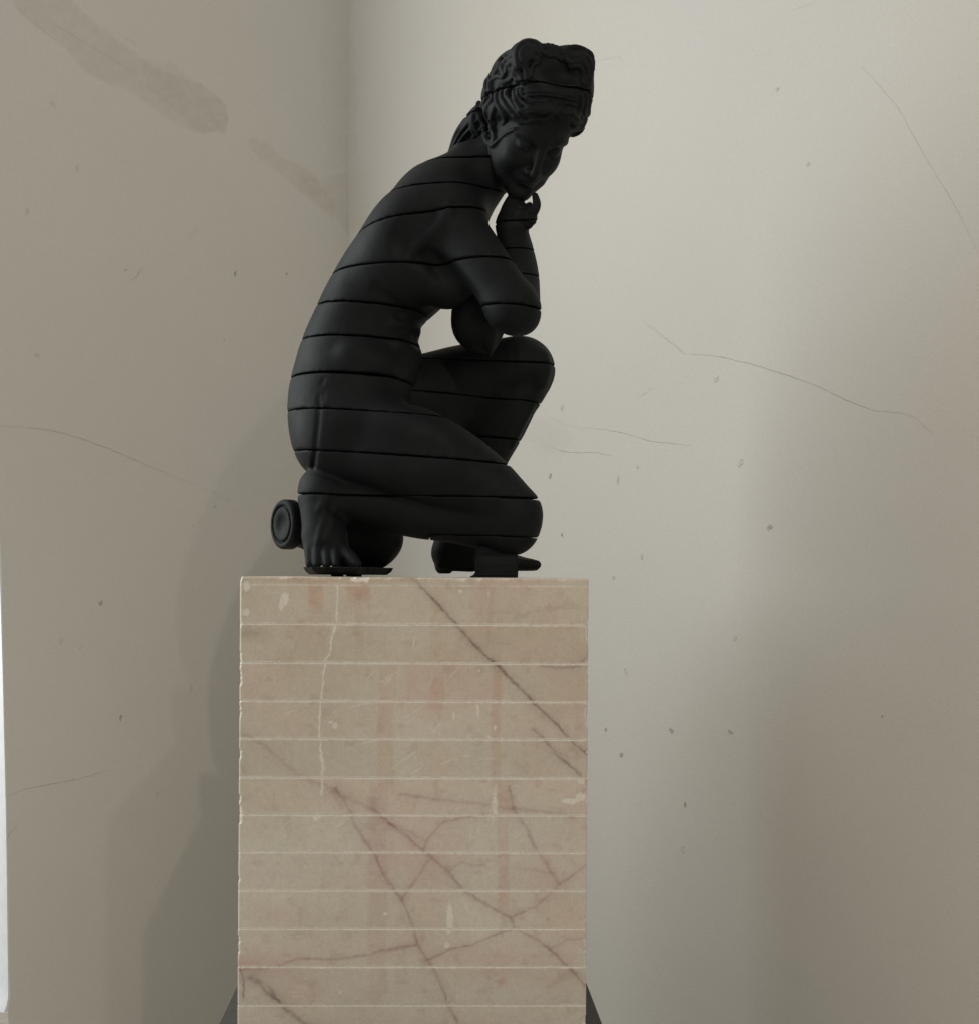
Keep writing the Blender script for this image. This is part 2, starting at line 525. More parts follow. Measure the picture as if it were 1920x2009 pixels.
SCRATCH = [((740, 1343), (784, 1311)), ((748, 1346), (775, 1322)), ((788, 1414), (841, 1378)), ((800, 1420), (830, 1392)), ((845, 1441), (882, 1400)), ((765, 1512), (825, 1465)),
           ((800, 1525), (845, 1490)), ((862, 1499), (905, 1482)), ((905, 1482), (930, 1480)), ((940, 1488), (980, 1484)), ((683, 1387), (740, 1375)), ((700, 1460), (760, 1448)),
           ((850, 1310), (842, 1350)), ((930, 1610), (926, 1660)), ((945, 1600), (942, 1660)), ((968, 1545), (960, 1625)), ((975, 1550), (972, 1600)), ((598, 1624), (635, 1618)),
           ((625, 1590), (632, 1612)), ((908, 1752), (925, 1795)), ((660, 1622), (690, 1607)), ((817, 1240), (812, 1275)), ((560, 1400), (590, 1390)), ((880, 1330), (905, 1300)),
           ((720, 1330), (735, 1315)), ((957, 1150), (959, 1172)), ((1020, 1650), (1030, 1646)), ((860, 1520), (830, 1530)), ((975, 1528), (970, 1560)), ((880, 1940), (884, 1975)), ((900, 1930), (903, 1968))]
CHIPS = [(560, 1174, 9, 14), (554, 1188, 5, 9), (484, 1201, 9, 8), (661, 1422, 6, 6), (652, 1415, 5, 3), (940, 1392, 3.5, 17), (894, 1402, 2, 8), (973, 1424, 3, 6),
         (815, 1523, 12, 3), (963, 1444, 3, 4), (626, 1600, 8, 8), (886, 1800, 7, 34), (883, 1852, 6, 5), (673, 1944, 3, 4), (904, 1157, 5, 3), (486, 1150, 7, 12), (1120, 1568, 18, 6), (1140, 1560, 9, 9),
         (972, 1578, 5, 30), (1142, 1530, 8, 5), (939, 1312, 2, 4), (760, 1790, 4, 3), (1118, 1446, 3, 3)]
BANDS = [(744, 776, 1307, 1560, 0.10, 'o'), (841, 871, 1330, 1412, 0.10, 'o'), (800, 815, 1320, 1400, 0.05, 'o'), (966, 983, 1290, 1560, 0.13, 'o'), (979, 1001, 1540, 1805, 0.13, 'o'),
         (727, 763, 1540, 1980, 0.09, 'p'), (606, 634, 1146, 1212, 0.20, 'o'), (683, 726, 1150, 1193, 0.20, 'o'), (700, 716, 1190, 1290, 0.07, 'o'), (580, 640, 1210, 1290, 0.07, 'o'),
         (845, 880, 1140, 1295, 0.06, 'o'), (925, 960, 1140, 1200, 0.06, 'o'), (780, 806, 1850, 1960, 0.05, 'p'), (540, 600, 1290, 1370, 0.04, 'o'), (1000, 1015, 1560, 1620, 0.07, 'p')]

def marble_colour(u, v):
    base = np.array([0.575, 0.515, 0.418])
    c = np.ones(u.shape + (3,)) * base
    big = fbm(u / 160, v / 130, 51)
    c *= 1 + (big - 0.5)[..., None] * np.array([0.16, 0.20, 0.24])
    pink = sstep(0.45, 0.75, fbm(u / 120 + 7, v / 150, 61))
    c *= 1 + pink[..., None] * np.array([0.01, -0.075, -0.075])
    lower = sstep(1350, 1650, v)[..., None]
    c *= 1 + lower * np.array([0.04, 0.05, 0.08])
    fine = fbm(u / 9, v / 9, 71, 3)
    c *= 1 + (fine - 0.5)[..., None] * 0.13
    blot = sstep(0.62, 0.8, fbm(u / 22, v / 18, 81))
    c *= 1 - blot[..., None] * np.array([0.08, 0.11, 0.12])
    wob = 7 * (fbm(u / 26, v / 26, 91) - 0.5)
    wob2 = 3.2 * (fbm(u / 6, v / 6, 92, 2) - 0.5)
    # orange and pink runs
    for x0, x1, y0, y1, a, k in BANDS:
        m = sstep(x0 - 4, x0 + 4, u + wob) * (1 - sstep(x1 - 4, x1 + 4, u + wob)) * sstep(y0 - 18, y0 + 8, v) * (1 - sstep(y1 - 40, y1 + 10, v + wob * 3))
        m = m * (0.6 + 0.8 * fbm(u / 14, v / 60, 95))
        tint = np.array([0.30, 1.0, 1.2]) if k == 'o' else np.array([0.5, 1.1, 1.0])
        c *= 1 - a * m[..., None] * tint
    # brown dirt in the upper left corner
    d = np.hypot((u - 490) / 60, (v - 1242) / 26)
    c *= 1 - 0.22 * np.clip(1 - d, 0, 1)[..., None] * (0.5 + fbm(u / 8, v / 8, 33))[..., None] * np.array([0.8, 1, 1.1])
    d = np.hypot((u - 640) / 240, (v - 1133) / 14)
    c *= 1 - 0.22 * np.clip(1 - d, 0, 1)[..., None] * (2 * fbm(u / 20, v / 8, 36))[..., None] * np.array([0.5, 1, 1.3])
    for x, y, rx, ry, a in [(1065, 1735, 120, 110, .06), (980, 1890, 170, 60, .10), (500, 1890, 120, 50, .13), (760, 1660, 70, 130, .07), (700, 1560, 120, 40, .08), (1100, 1920, 60, 50, .08), (986, 1927, 14, 16, .16), (676, 1795, 26, 14, .08), (530, 1790, 60, 30, .08)]:
        d = np.hypot((u - x) / rx, (v - y) / ry)
        m = np.clip(1 - d, 0, 1) ** 1.2 * (0.5 + fbm(u / 30, v / 30, 14))
        c *= 1 - a * m[..., None] * np.array([0.35, 1.35, 1.25])
    for pts, w, s, k in VEINS:
        lo = np.min(pts, 0) - 40; hi = np.max(pts, 0) + 40
        sel = (u > lo[0]) & (u < hi[0]) & (v > lo[1]) & (v < hi[1])
        if not sel.any():
            continue
        uu = u[sel] + wob[sel] + wob2[sel]; vv = v[sel] + wob[sel] * 0.7 - wob2[sel]
        d, par = poly_dist(uu, vv, pts)
        wv = w * (0.55 + 0.9 * fbm(u[sel] / 17, v[sel] / 17, 101))
        core = np.exp(-(d / wv) ** 2)
        halo = np.exp(-(d / (w * 4.5)) ** 2) * 0.22
        dens = 0.6 + 0.8 * fbm(u[sel] / 35, v[sel] / 35, 111)
        m = np.clip((core * (0.35 + 0.9 * fbm(u[sel] / 12, v[sel] / 12, 117, 3)) + halo) * s * dens * 0.85, 0, 0.9)
        tint = np.array([0.86, 0.98, 0.96]) if k == 'd' else np.array([0.66, 0.92, 0.84])
        c[sel] *= 1 - m[:, None] * tint
    pale = np.zeros(u.shape)
    d, par = poly_dist(u + wob + wob2, v, WHITE_VEIN)
    w = 1.4 + 2.6 * sstep(0.5, 0.8, fbm(u / 9, v / 14, 121))
    pale = np.maximum(pale, np.exp(-(d / w) ** 2) * (0.35 + 0.9 * fbm(u / 10, v / 12, 123)))
    for (a, b) in SCRATCH:
        lo = np.minimum(a, b) - np.array([14, 14]); hi = np.maximum(a, b) + np.array([14, 14])
        sel = (u > lo[0]) & (u < hi[0]) & (v > lo[1]) & (v < hi[1])
        if not sel.any():
            continue
        d, par = poly_dist(u[sel] + wob2[sel] * 0.6, v[sel], [a, b])
        pale[sel] = np.maximum(pale[sel], np.exp(-(d / 1.5) ** 2) * (0.2 + 0.8 * fbm(u[sel] / 9, v[sel] / 9, 131, 3)) * 0.62 * np.sin(np.pi * np.clip(par, 0.05, 0.95)))
    chip = np.zeros(u.shape)
    for x, y, rx, ry in CHIPS:
        d = np.hypot((u - x + wob2) / rx, (v - y + wob2) / ry)
        m = 1 - sstep(0.75, 1.1, d + 0.5 * (fbm(u / 4, v / 4, 141, 2) - 0.5))
        chip = np.maximum(chip, m * (0.55 + 0.5 * fbm(u / 3.5, v / 3.5, 151, 2)))
    pale = np.clip(np.maximum(pale, chip * 0.8), 0, 1)
    return c, pale, chip

PALE = np.array([0.80, 0.755, 0.665])
cu0 = 813.5
def slab(z1, z0, first, zi):
    """one slab between heights z1 (top) and z0: a closed shell, its front face fine enough to carry veins, chips and worn arrises"""
    h = z1 - z0
    # ring of stations round the plan: x, y, outward normal, kind
    hw = PW / 2
    rc = 0.004
    st = []
    fx = np.linspace(-hw + rc, hw - rc, 420)
    for y in (PD - rc, PD * 0.66, PD * 0.33, 0.06, 0.03, 0.015):
        st.append((-hw, y, -1, 0))
    for a in (0, 0.26, 0.5, 0.74, 1.0):
        t = a * math.pi / 2
        st.append((-hw + rc - rc * math.cos(t), rc - rc * math.sin(t), -math.cos(t), -math.sin(t)))
    for x in fx[1:-1]:
        st.append((x, 0, 0, -1))
    for a in (0, 0.26, 0.5, 0.74, 1.0):
        t = a * math.pi / 2
        st.append((hw - rc + rc * math.sin(t), rc - rc * math.cos(t), math.sin(t), -math.cos(t)))
    for y in (0.015, 0.03, 0.06, PD * 0.33, PD * 0.66, PD - rc):
        st.append((hw, y, 1, 0))
    for x in (hw - rc, hw * 0.5, 0, -hw * 0.5, -hw + rc):
        st.append((x, PD, 0, 1))
    st = np.array(st)
    cham = 0.0024
    top_c = 0.004 if first else cham
    inner = np.linspace(z0 + cham * 1.6, z1 - top_c * 1.6, max(4, int(h / 0.0017)))
    zz = np.concatenate([[z0 + 0.0001, z0 + cham * 0.55, z0 + cham], inner, [z1 - top_c, z1 - top_c * 0.5, z1 - 0.0001]])
    ns, nz = len(st), len(zz)
    S = np.repeat(st[:, None, :], nz, 1)
    Z = np.repeat(zz[None, :], ns, 0)
    U = cu0 + S[..., 0] * 1000 + 0.0
    V = 1129 - Z * 1000
    # let the sides continue the pattern round the corner
    U = np.where(np.abs(S[..., 2]) > 0.9, U - S[..., 1] * 1000 * np.sign(S[..., 0]) * -1, U)
    c, pale, chip = marble_colour(U + 1.6 * math.sin(zi * 2.3), V)
    c = c * (1 + 0.022 * math.sin(zi * 4.1 + 1)) * np.array([1 + 0.008 * math.sin(zi * 2.9), 1, 1 - 0.012 * math.sin(zi * 1.7)])
    dz_top = zz[-1] - Z; dz_bot = Z - zz[0]
    dedge = np.minimum(dz_top, dz_bot)
    wear = fbm(U / 7, Z * 0 + zi * 13.7, 161, 3)
    wear2 = fbm(U / 40, Z * 0 + zi * 3.1, 171, 3)
    chw = cham * (0.45 + 0.75 * wear + 0.35 * wear2)
    inset = np.clip(1 - dedge / chw, 0, 1) * 0.0007
    groove_pale = np.clip(1.5 - dedge / (chw * 0.85), 0, 1) * (0.62 + 0.45 * wear)
    if first:
        # broken top arris
        brk = sstep(0.50, 0.85, fbm(U / 20, V / 30, 181, 4)) * 0.007
        big = np.clip(1 - np.abs(U - 690) / 60, 0, 1) * 0.010 * sstep(0.35, 0.7, fbm(U / 9, V / 9, 183, 4))
        br = 0.0022 + brk + big
        k = np.clip(1 - dz_top / br, 0, 1)
        inset = np.maximum(inset, k * (0.0018 + 0.5 * (brk + big)))
        groove_pale = np.maximum(groove_pale * (dz_bot < dz_top), sstep(0, 0.5, k) * (0.25 + 0.75 * sstep(0.002, 0.008, brk + big)))
        # faint line scribed just below the top
        line = np.exp(-((V - 1147) / 1.6) ** 2) * (0.25 + 0.6 * sstep(0.35, 0.6, fbm(U / 18, V * 0, 185)))
        pale = np.maximum(pale, line * 0.6)
    # worn vertical corners
    dx = np.minimum(np.abs(S[..., 0] + hw) + np.abs(S[..., 1]), np.abs(S[..., 0] - hw) + np.abs(S[..., 1]))
    left = (S[..., 0] < 0)
    cornern = fbm(V / 23, left * 50.0 + 3, 191, 4)
    cw = 0.0035 + 0.006 * sstep(0.55, 0.85, cornern)
    kc = np.clip(1 - dx / cw, 0, 1)
    inset = inset + kc * 0.7 * cw * (0.6 + 0.6 * fbm(V / 4, U / 4, 195, 2))
    pale = np.maximum(pale, sstep(0.1, 0.6, kc) * (0.35 + 0.5 * cornern))
    inset = inset + chip * 0.0010 + (fbm(U / 50, V / 50, 201) - 0.5) * 0.0006 + (fbm(U / 5, V / 5, 205, 2) - 0.5) * 0.0003
    pale = np.clip(np.maximum(pale, groove_pale), 0, 1)
    c = c * (1 - pale[..., None]) + PALE * pale[..., None]
    X = S[..., 0] - S[..., 2] * inset
    Y = S[..., 1] - S[..., 3] * inset
    pts = np.stack([X, Y, Z], -1).reshape(-1, 3)
    idx = np.arange(ns * nz).reshape(ns, nz)
    nxt = np.roll(idx, -1, 0)
    q = np.stack([idx[:, :-1], nxt[:, :-1], nxt[:, 1:], idx[:, 1:]], -1).reshape(-1, 4)
    faces = q
    o = mesh_obj('slab', pts, faces, M_MARBLE, ped, smooth=True, sharp=50, col=c.reshape(-1, 3))
    # caps
    import bmesh
    bm = bmesh.new(); bm.from_mesh(o.data); bm.verts.ensure_lookup_table()
    bm.faces.new([bm.verts[int(i)] for i in idx[:, -1]])
    bm.faces.new([bm.verts[int(i)] for i in idx[::-1, 0]])
    bm.to_mesh(o.data); bm.free()
    return o

zc = [ZTOPP] + [(1129 - g) / 1000.0 for g in GROOVES if (1129 - g) / 1000.0 > BOTTOM + 0.02] + [BOTTOM]
for i in range(len(zc) - 1):
    slab(zc[i] - (0.0001 if i else 0), zc[i + 1] + 0.0001, i == 0, i)

# dark plinth below
def box_verts(x0, x1, y0, y1, z0, z1, bev=0.004):
    import bmesh
    bm = bmesh.new()
    bmesh.ops.create_cube(bm, size=1)
    for v in bm.verts:
        v.co.x = x0 if v.co.x < 0 else x1
        v.co.y = y0 if v.co.y < 0 else y1
        v.co.z = z0 if v.co.z < 0 else z1
    bmesh.ops.bevel(bm, geom=bm.edges[:], offset=bev, segments=2, affect='EDGES')
    vs = [tuple(v.co) for v in bm.verts]; fs = [tuple(v.index for v in f.verts) for f in bm.faces]
    bm.free()
    return vs, fs
a = P(438, 2009, 0.31); b = P(1184, 2009, 0.31)
vs, fs = box_verts(-0.341 - 0.068, 0.341 + 0.060, -0.10, 0.56, ZF + 0.002, BOTTOM - 0.0015)
pl = mesh_obj('plinth', vs, fs, M_BASE, smooth=True, sharp=30)
pl.location = ped.location; pl.rotation_euler = (0, 0, math.radians(2.4))
pl['label'] = 'dark grey plinth under the pink marble pedestal'
pl['category'] = 'plinth'

# ------------------------------------------------------------------ statue: implicit surfaces
class Field:
    def __init__(s, lo, hi, h):
        s.lo = np.array(lo, float); s.h = h
        s.n = np.ceil((np.array(hi) - s.lo) / h).astype(int) + 1
        s.f = np.full(s.n, 0.25, np.float32)
        s.ax = [s.lo[i] + h * np.arange(s.n[i]) for i in range(3)]
    def sub(s, lo, hi):
        a = np.clip(np.floor((np.array(lo) - s.lo) / s.h).astype(int), 0, s.n)
        b = np.clip(np.ceil((np.array(hi) - s.lo) / s.h).astype(int) + 1, 0, s.n)
        sl = tuple(slice(a[i], b[i]) for i in range(3))
        X = s.ax[0][sl[0]][:, None, None].astype(np.float32)
        Y = s.ax[1][sl[1]][None, :, None].astype(np.float32)
        Z = s.ax[2][sl[2]][None, None, :].astype(np.float32)
        return sl, X, Y, Z
    def join(s, sl, g, k):
        a = s.f[sl]
        if a.size == 0:
            return
        if k > 0:
            hh = np.maximum(k - np.abs(a - g), 0) / k
            s.f[sl] = np.minimum(a, g) - hh * hh * k * 0.25
        else:
            s.f[sl] = np.minimum(a, g)
    def carve(s, sl, g, k):
        a = s.f[sl]; g = -g
        if a.size == 0:
            return
        hh = np.maximum(k - np.abs(a - g), 0) / k
        s.f[sl] = np.maximum(a, g) + hh * hh * k * 0.25
    def cone(s, a, b, ra, rb, k=0.01, op='join', flat=None):
        a = np.array(a, float); b = np.array(b, float)
        m = max(ra, rb) + k + 3 * s.h
        sl, X, Y, Z = s.sub(np.minimum(a, b) - m, np.maximum(a, b) + m)
        d = b - a; L = d @ d + 1e-12
        t = np.clip(((X - a[0]) * d[0] + (Y - a[1]) * d[1] + (Z - a[2]) * d[2]) / L, 0, 1)
        g = np.sqrt((X - a[0] - t * d[0]) ** 2 + (Y - a[1] - t * d[1]) ** 2 + (Z - a[2] - t * d[2]) ** 2) - (ra + (rb - ra) * t)
        getattr(s, op)(sl, g.astype(np.float32), k)
    def chain(s, pts, k=0.01, op='join', sub=1):
        """pts: list of (point, radius); smooth spline through them if sub > 1"""
        if sub > 1:
            pts = spline(pts, sub)
        P_ = np.array([p for p, _ in pts]); r_ = np.array([r for _, r in pts])
        m = r_.max() + k + 3 * s.h
        sl, X, Y, Z = s.sub((P_ - m).min(0), (P_ + m).max(0))
        if s.f[sl].size == 0:
            return
        g = np.full(s.f[sl].shape, 0.25, np.float32)
        lo0 = np.array([q.start for q in sl])
        for i in range(len(pts) - 1):
            a, b, ra, rb = P_[i], P_[i + 1], r_[i], r_[i + 1]
            mm = max(ra, rb) + k + 3 * s.h
            ss, x, y, z = s.sub(np.minimum(a, b) - mm, np.maximum(a, b) + mm)
            loc = tuple(slice(ss[q].start - lo0[q], ss[q].stop - lo0[q]) for q in range(3))
            d = b - a; L = d @ d + 1e-12
            t = np.clip(((x - a[0]) * d[0] + (y - a[1]) * d[1] + (z - a[2]) * d[2]) / L, 0, 1)
            v = np.sqrt((x - a[0] - t * d[0]) ** 2 + (y - a[1] - t * d[1]) ** 2 + (z - a[2] - t * d[2]) ** 2) - (ra + (rb - ra) * t)
            g[loc] = np.minimum(g[loc], v)
        getattr(s, op)(sl, g, k)
    def ell(s, c, r, k=0.01, op='join', axes=None):
        c = np.array(c, float); r = np.array(r, float)
        m = r.max() + k + 3 * s.h
        sl, X, Y, Z = s.sub(c - m, c + m)
        X = X - c[0]; Y = Y - c[1]; Z = Z - c[2]
        A = np.eye(3) if axes is None else np.array(axes)
        q = [A[i, 0] * X + A[i, 1] * Y + A[i, 2] * Z for i in range(3)]
        k0 = np.sqrt(sum((q[i] / r[i]) ** 2 for i in range(3)))
        k1 = np.sqrt(sum((q[i] / r[i] ** 2) ** 2 for i in range(3))) + 1e-9
        g = k0 * (k0 - 1) / k1
        getattr(s, op)(sl, g.astype(np.float32), k)
    def trace(s, u, v):
        """where the sight line through the photo point meets the surface"""
        r = ray(u, v)
        ys = np.arange(s.lo[1], s.ax[1][-1], 0.0015)
        p = CAM + r * (D + ys)[:, None]
        q = (p - s.lo) / s.h
        i = np.clip(np.floor(q).astype(int), 0, s.n - 2); t = np.clip(q - i, 0, 1)
        f = 0
        for a in (0, 1):
            for b in (0, 1):
                for c in (0, 1):
                    f = f + s.f[i[:, 0] + a, i[:, 1] + b, i[:, 2] + c] * np.where(a, t[:, 0], 1 - t[:, 0]) * np.where(b, t[:, 1], 1 - t[:, 1]) * np.where(c, t[:, 2], 1 - t[:, 2])
        hit = np.argmax(f < 0)
        if f[hit] < 0:
            if hit == 0:
                return p[0]
            w = f[hit - 1] / (f[hit - 1] - f[hit])
            return p[hit - 1] * (1 - w) + p[hit] * w
        return p[np.argmin(f)]

def spline(pts, sub):
    P_ = np.array([np.append(np.array(p, float), r) for p, r in pts])
    out = []
    n = len(P_)
    for i in range(n - 1):
        p0 = P_[max(i - 1, 0)]; p1 = P_[i]; p2 = P_[i + 1]; p3 = P_[min(i + 2, n - 1)]
        for j in range(sub):
            t = j / sub
            q = 0.5 * (2 * p1 + (p2 - p0) * t + (2 * p0 - 5 * p1 + 4 * p2 - p3) * t * t + (3 * p1 - p0 - 3 * p2 + p3) * t ** 3)
            out.append((q[:3], max(0.0005, q[3])))
    out.append((P_[-1][:3], P_[-1][3]))
    return out

def surface_net(f, lo, h):
    ins = f < 0
    nx, ny, nz = f.shape
    c = [ins[a:nx - 1 + a, b:ny - 1 + b, d:nz - 1 + d] for a in (0, 1) for b in (0, 1) for d in (0, 1)]
    cnt = np.zeros(c[0].shape, np.int8)
    for q in c:
        cnt += q
    mixed = (cnt > 0) & (cnt < 8)
    ci = np.argwhere(mixed)
    if len(ci) == 0:
        return None
    vid = np.full(mixed.shape, -1, np.int32)
    vid[mixed] = np.arange(len(ci))
    corner = np.array([(a, b, d) for a in (0, 1) for b in (0, 1) for d in (0, 1)])
    vals = np.stack([f[ci[:, 0] + a, ci[:, 1] + b, ci[:, 2] + d] for a, b, d in corner], 1).astype(np.float64)
    acc = np.zeros((len(ci), 3)); num = np.zeros(len(ci))
    for i in range(8):
        for j in range(i + 1, 8):
            if np.abs(corner[i] - corner[j]).sum() != 1:
                continue
            va, vb = vals[:, i], vals[:, j]
            m = (va < 0) != (vb < 0)
            t = np.where(m, va / np.where(m, va - vb, 1), 0)
            p = corner[i] + t[:, None] * (corner[j] - corner[i])
            acc += p * m[:, None]; num += m
    V = (ci + acc / num[:, None]) * h + lo
    faces = []
    for axis in range(3):
        a_ = [slice(None)] * 3; b_ = [slice(None)] * 3
        a_[axis] = slice(0, -1); b_[axis] = slice(1, None)
        A = ins[tuple(a_)]; B = ins[tuple(b_)]
        ch = A != B
        o1, o2 = (axis + 1) % 3, (axis + 2) % 3
        e = np.argwhere(ch)
        ok = (e[:, o1] > 0) & (e[:, o2] > 0) & (e[:, o1] < f.shape[o1] - 1) & (e[:, o2] < f.shape[o2] - 1)
        e = e[ok]
        if len(e) == 0:
            continue
        def g(d1, d2):
            q = e.copy(); q[:, o1] += d1; q[:, o2] += d2
            return vid[q[:, 0], q[:, 1], q[:, 2]]
        q = np.stack([g(-1, -1), g(0, -1), g(0, 0), g(-1, 0)], 1)
        flip = ~A[e[:, 0], e[:, 1], e[:, 2]]
        q[flip] = q[flip][:, ::-1]
        faces.append(q)
    F = np.concatenate(faces)
    F = F[(F >= 0).all(1)]
    return V, F

def relax(V, F, it=2, lam=0.35):
    for _ in range(it):
        acc = np.zeros_like(V); n = np.zeros(len(V))
        for k in range(4):
            a, b = F[:, k], F[:, (k + 1) % 4]
            for i in range(3):
                acc[:, i] += np.bincount(a, V[b, i], len(V)) + np.bincount(b, V[a, i], len(V))
            n += np.bincount(a, minlength=len(V)) + np.bincount(b, minlength=len(V))
        V = V + lam * (acc / np.maximum(n, 1)[:, None] - V)
    return V

def cut_plane(field, pix, ridge=0.012):
    """plane z = a + b x + c y through the points where the photo shows a saw cut on this surface"""
    pts = np.array([field.trace(u, v) for u, v in pix])
    m = pts.mean(0)
    A = pts[:, :2] - m[:2]
    bc = np.linalg.solve(A.T @ A + ridge * len(pts) / 3 * np.eye(2), A.T @ (pts[:, 2] - m[2]))
    return m[2] - bc @ m[:2], bc[0], bc[1]

def emit(field, name, parent, cuts, gap=0.0024, mat=M_BLACK, names=None, smooth_it=1, shift=0.0, warp=None):
    """cuts: planes from top to bottom; one mesh per piece between them"""
    X = field.ax[0][:, None].astype(np.float32); Y = field.ax[1][None, :].astype(np.float32)
    H = [a + b * X + c * Y for a, b, c in cuts]
    for k_, w_ in (warp or {}).items():
        H[k_] = (H[k_] + w_(X, Y)).astype(np.float32)
    GV = lambda k, t: (0.25 + 1.3 * noise2(X * 9 + k * 3.7 + Y * 0, Y * 9 + k * 1.3 + X * 0, 300 + t)).astype(np.float32)
    gaps = gap if isinstance(gap, (list, tuple)) else [gap] * len(cuts)
    for i in range(len(cuts) + 1):
        zt = H[i - 1] - gaps[i - 1] / 2 * GV(i - 1, 0) if i > 0 else None
        zb = H[i] + gaps[i] / 2 * GV(i, 1) if i < len(cuts) else None
        k0 = 0 if zb is None else max(0, int((zb.min() - field.lo[2]) / field.h) - 2)
        k1 = field.n[2] if zt is None else min(field.n[2], int((zt.max() - field.lo[2]) / field.h) + 3)
        if k1 - k0 < 2:
            continue
        g = field.f[:, :, k0:k1].copy()
        Z = field.ax[2][k0:k1][None, None, :].astype(np.float32)
        if zt is not None:
            g = np.maximum(g, Z - zt[:, :, None])
        if zb is not None:
            g = np.maximum(g, zb[:, :, None] - Z)
        ii = np.argwhere(g.min((1, 2)) < 0)
        if len(ii) == 0:
            continue
        x0, x1 = max(0, ii[0][0] - 2), min(field.n[0], ii[-1][0] + 3)
        jj = np.argwhere(g.min((0, 2)) < 0)
        y0, y1 = max(0, jj[0][0] - 2), min(field.n[1], jj[-1][0] + 3)
        g = np.pad(g[x0:x1, y0:y1], 1, constant_values=0.05)
        lo = field.lo + field.h * (np.array([x0, y0, k0]) - 1)
        r = surface_net(g, lo, field.h)
        if r is None:
            continue
        V, F = r
        if smooth_it:
            V = relax(V, F, smooth_it, 0.3)
        V = V - np.array(parent.location) + np.array([shift * ((i % 2) * 2 - 1), 0, 0])
        mesh_obj(names[i] if names else name, V, F, mat, parent, smooth=True, sharp=38)

stat = empty('crouching_statue', 'black statue of a crouching woman with bowed head, sliced into layers, on the marble pedestal', 'statue', (0.0, 0.3, 0.0))
STO = np.array([0.0, 0.3, 0.0])

# ---- body: torso, near thigh and shin, near upper arm, neck
B = Field((-0.46, 0.02, -0.01), (0.16, 0.60, 0.97), 0.003)

YT = 0.30
prof = [  # v, left edge, right edge, depth centre, half depth
    (300, 890, 935, .275, .050), (318, 872, 945, .285, .066), (333, 828, 948, .295, .095), (352, 806, 950, .30, .122), (373, 783, 952, .30, .140), (417, 746, 953, .30, .163),
    (459, 710, 950, .30, .168), (504, 678, 938, .30, .162), (545, 653, 915, .30, .152), (580, 634, 884, .30, .140), (600, 625, 866, .30, .136), (620, 616, 842, .30, .132), (641, 606, 822, .30, .130),
    (661, 598, 818, .30, .132), (692, 587, 823, .30, .140), (712, 582, 823, .30, .147), (738, 575, 818, .30, .156), (770, 569, 808, .30, .165), (805, 567, 798, .30, .172),
    (840, 569, 786, .30, .172), (865, 573, 776, .30, .168), (885, 578, 768, .30, .160), (908, 588, 752, .30, .146), (925, 600, 736, .30, .128), (940, 622, 715, .30, .10)]
prof = np.array(prof)
pz = np.array([P(p[1], p[0], YT)[2] for p in prof])
pl_ = np.array([P(p[1], p[0], YT)[0] for p in prof]); pr_ = np.array([P(p[2], p[0], YT)[0] for p in prof])
o_ = np.argsort(pz)
zz = B.ax[2]
def prof_i(a):
    r = np.interp(zz, pz[o_], a[o_])
    k = np.ones(9) / 9
    return np.convolve(np.pad(r, 4, mode='edge'), k, 'valid')
XL, XR, YC, RY = prof_i(pl_), prof_i(pr_), prof_i(prof[:, 3]), prof_i(prof[:, 4])
xc = ((XL + XR) / 2).astype(np.float32)[None, None, :]; rx = ((XR - XL) / 2).astype(np.float32)[None, None, :]
yc = YC.astype(np.float32)[None, None, :]; ry = RY.astype(np.float32)[None, None, :]
X = B.ax[0].astype(np.float32)[:, None, None]; Y = B.ax[1].astype(np.float32)[None, :, None]; Z = zz.astype(np.float32)[None, None, :]
qx = np.abs((X - xc) / rx); qy = np.abs((Y - yc) / ry)
ne = 2.25
rho = (qx ** ne + qy ** ne) ** (1 / ne)
g = (rho - 1) * np.minimum(rx, ry) * 0.9
zhi, zlo = pz.max(), pz.min()
g = np.maximum(g, np.maximum(Z - zhi, zlo - Z))
B.f = np.minimum(B.f, g.astype(np.float32))
del g, rho, qx, qy

def body(pts, k, sub=4, op='join'):
    B.chain([(P(u, v, y), R(r, y)) for u, v, y, r in pts], k, op, sub)

def groove(fld, pix, r, depth, k=.006, t0=0.0, t1=0.0):
    """a furrow along photo points pressed into the surface found there (mm); t0, t1: depth left at its ends"""
    pts = []
    sp = spline([(np.array([a, b, 0.0]), 1.0) for a, b in pix], 6)
    n = len(sp)
    for i, (q, _) in enumerate(sp):
        t = i / max(1, n - 1)
        w = min(1.0, t0 + 3 * t, t1 + 3 * (1 - t))
        p = fld.trace(q[0], q[1])
        pts.append((p + (CAM - p) / np.linalg.norm(CAM - p) * (r - depth * w) * .001, r * .001))
    fld.chain(pts, k, 'carve')

def ridge(fld, pix, r, proud, k=.008):
    """a low raised cord along photo points (mm), fading out at both ends"""
    pts = []
    sp = spline([(np.array([a, b, 0.0]), 1.0) for a, b in pix], 6)
    n = len(sp)
    for i, (q, _) in enumerate(sp):
        w = math.sin(math.pi * (0.06 + 0.88 * i / max(1, n - 1)))
        p = fld.trace(q[0], q[1])
        pts.append((p - (CAM - p) / np.linalg.norm(CAM - p) * (r - proud * w) * .001, r * .001))
    fld.chain(pts, k, 'join')

# neck and the slope of the shoulder
body([(907, 388, .275, 60), (947, 347, .258, 55), (985, 300, .245, 50)], .035, 3)
body([(840, 385, .27, 40), (890, 425, .20, 52)], .06, 3)
# shoulder blade, ribs, breast
B.ell(P(808, 452, .19), (R(66, .2), .058, R(62, .2)), .06)
B.ell(P(878, 553, .20), (R(52, .2), .062, R(53, .2)), .03)
B.ell(P(905, 548, .36), (R(50, .3), .062, R(54, .3)), .03)
B.ell(P(800, 540, .19), (R(70, .2), .045, R(45, .2)), .05)
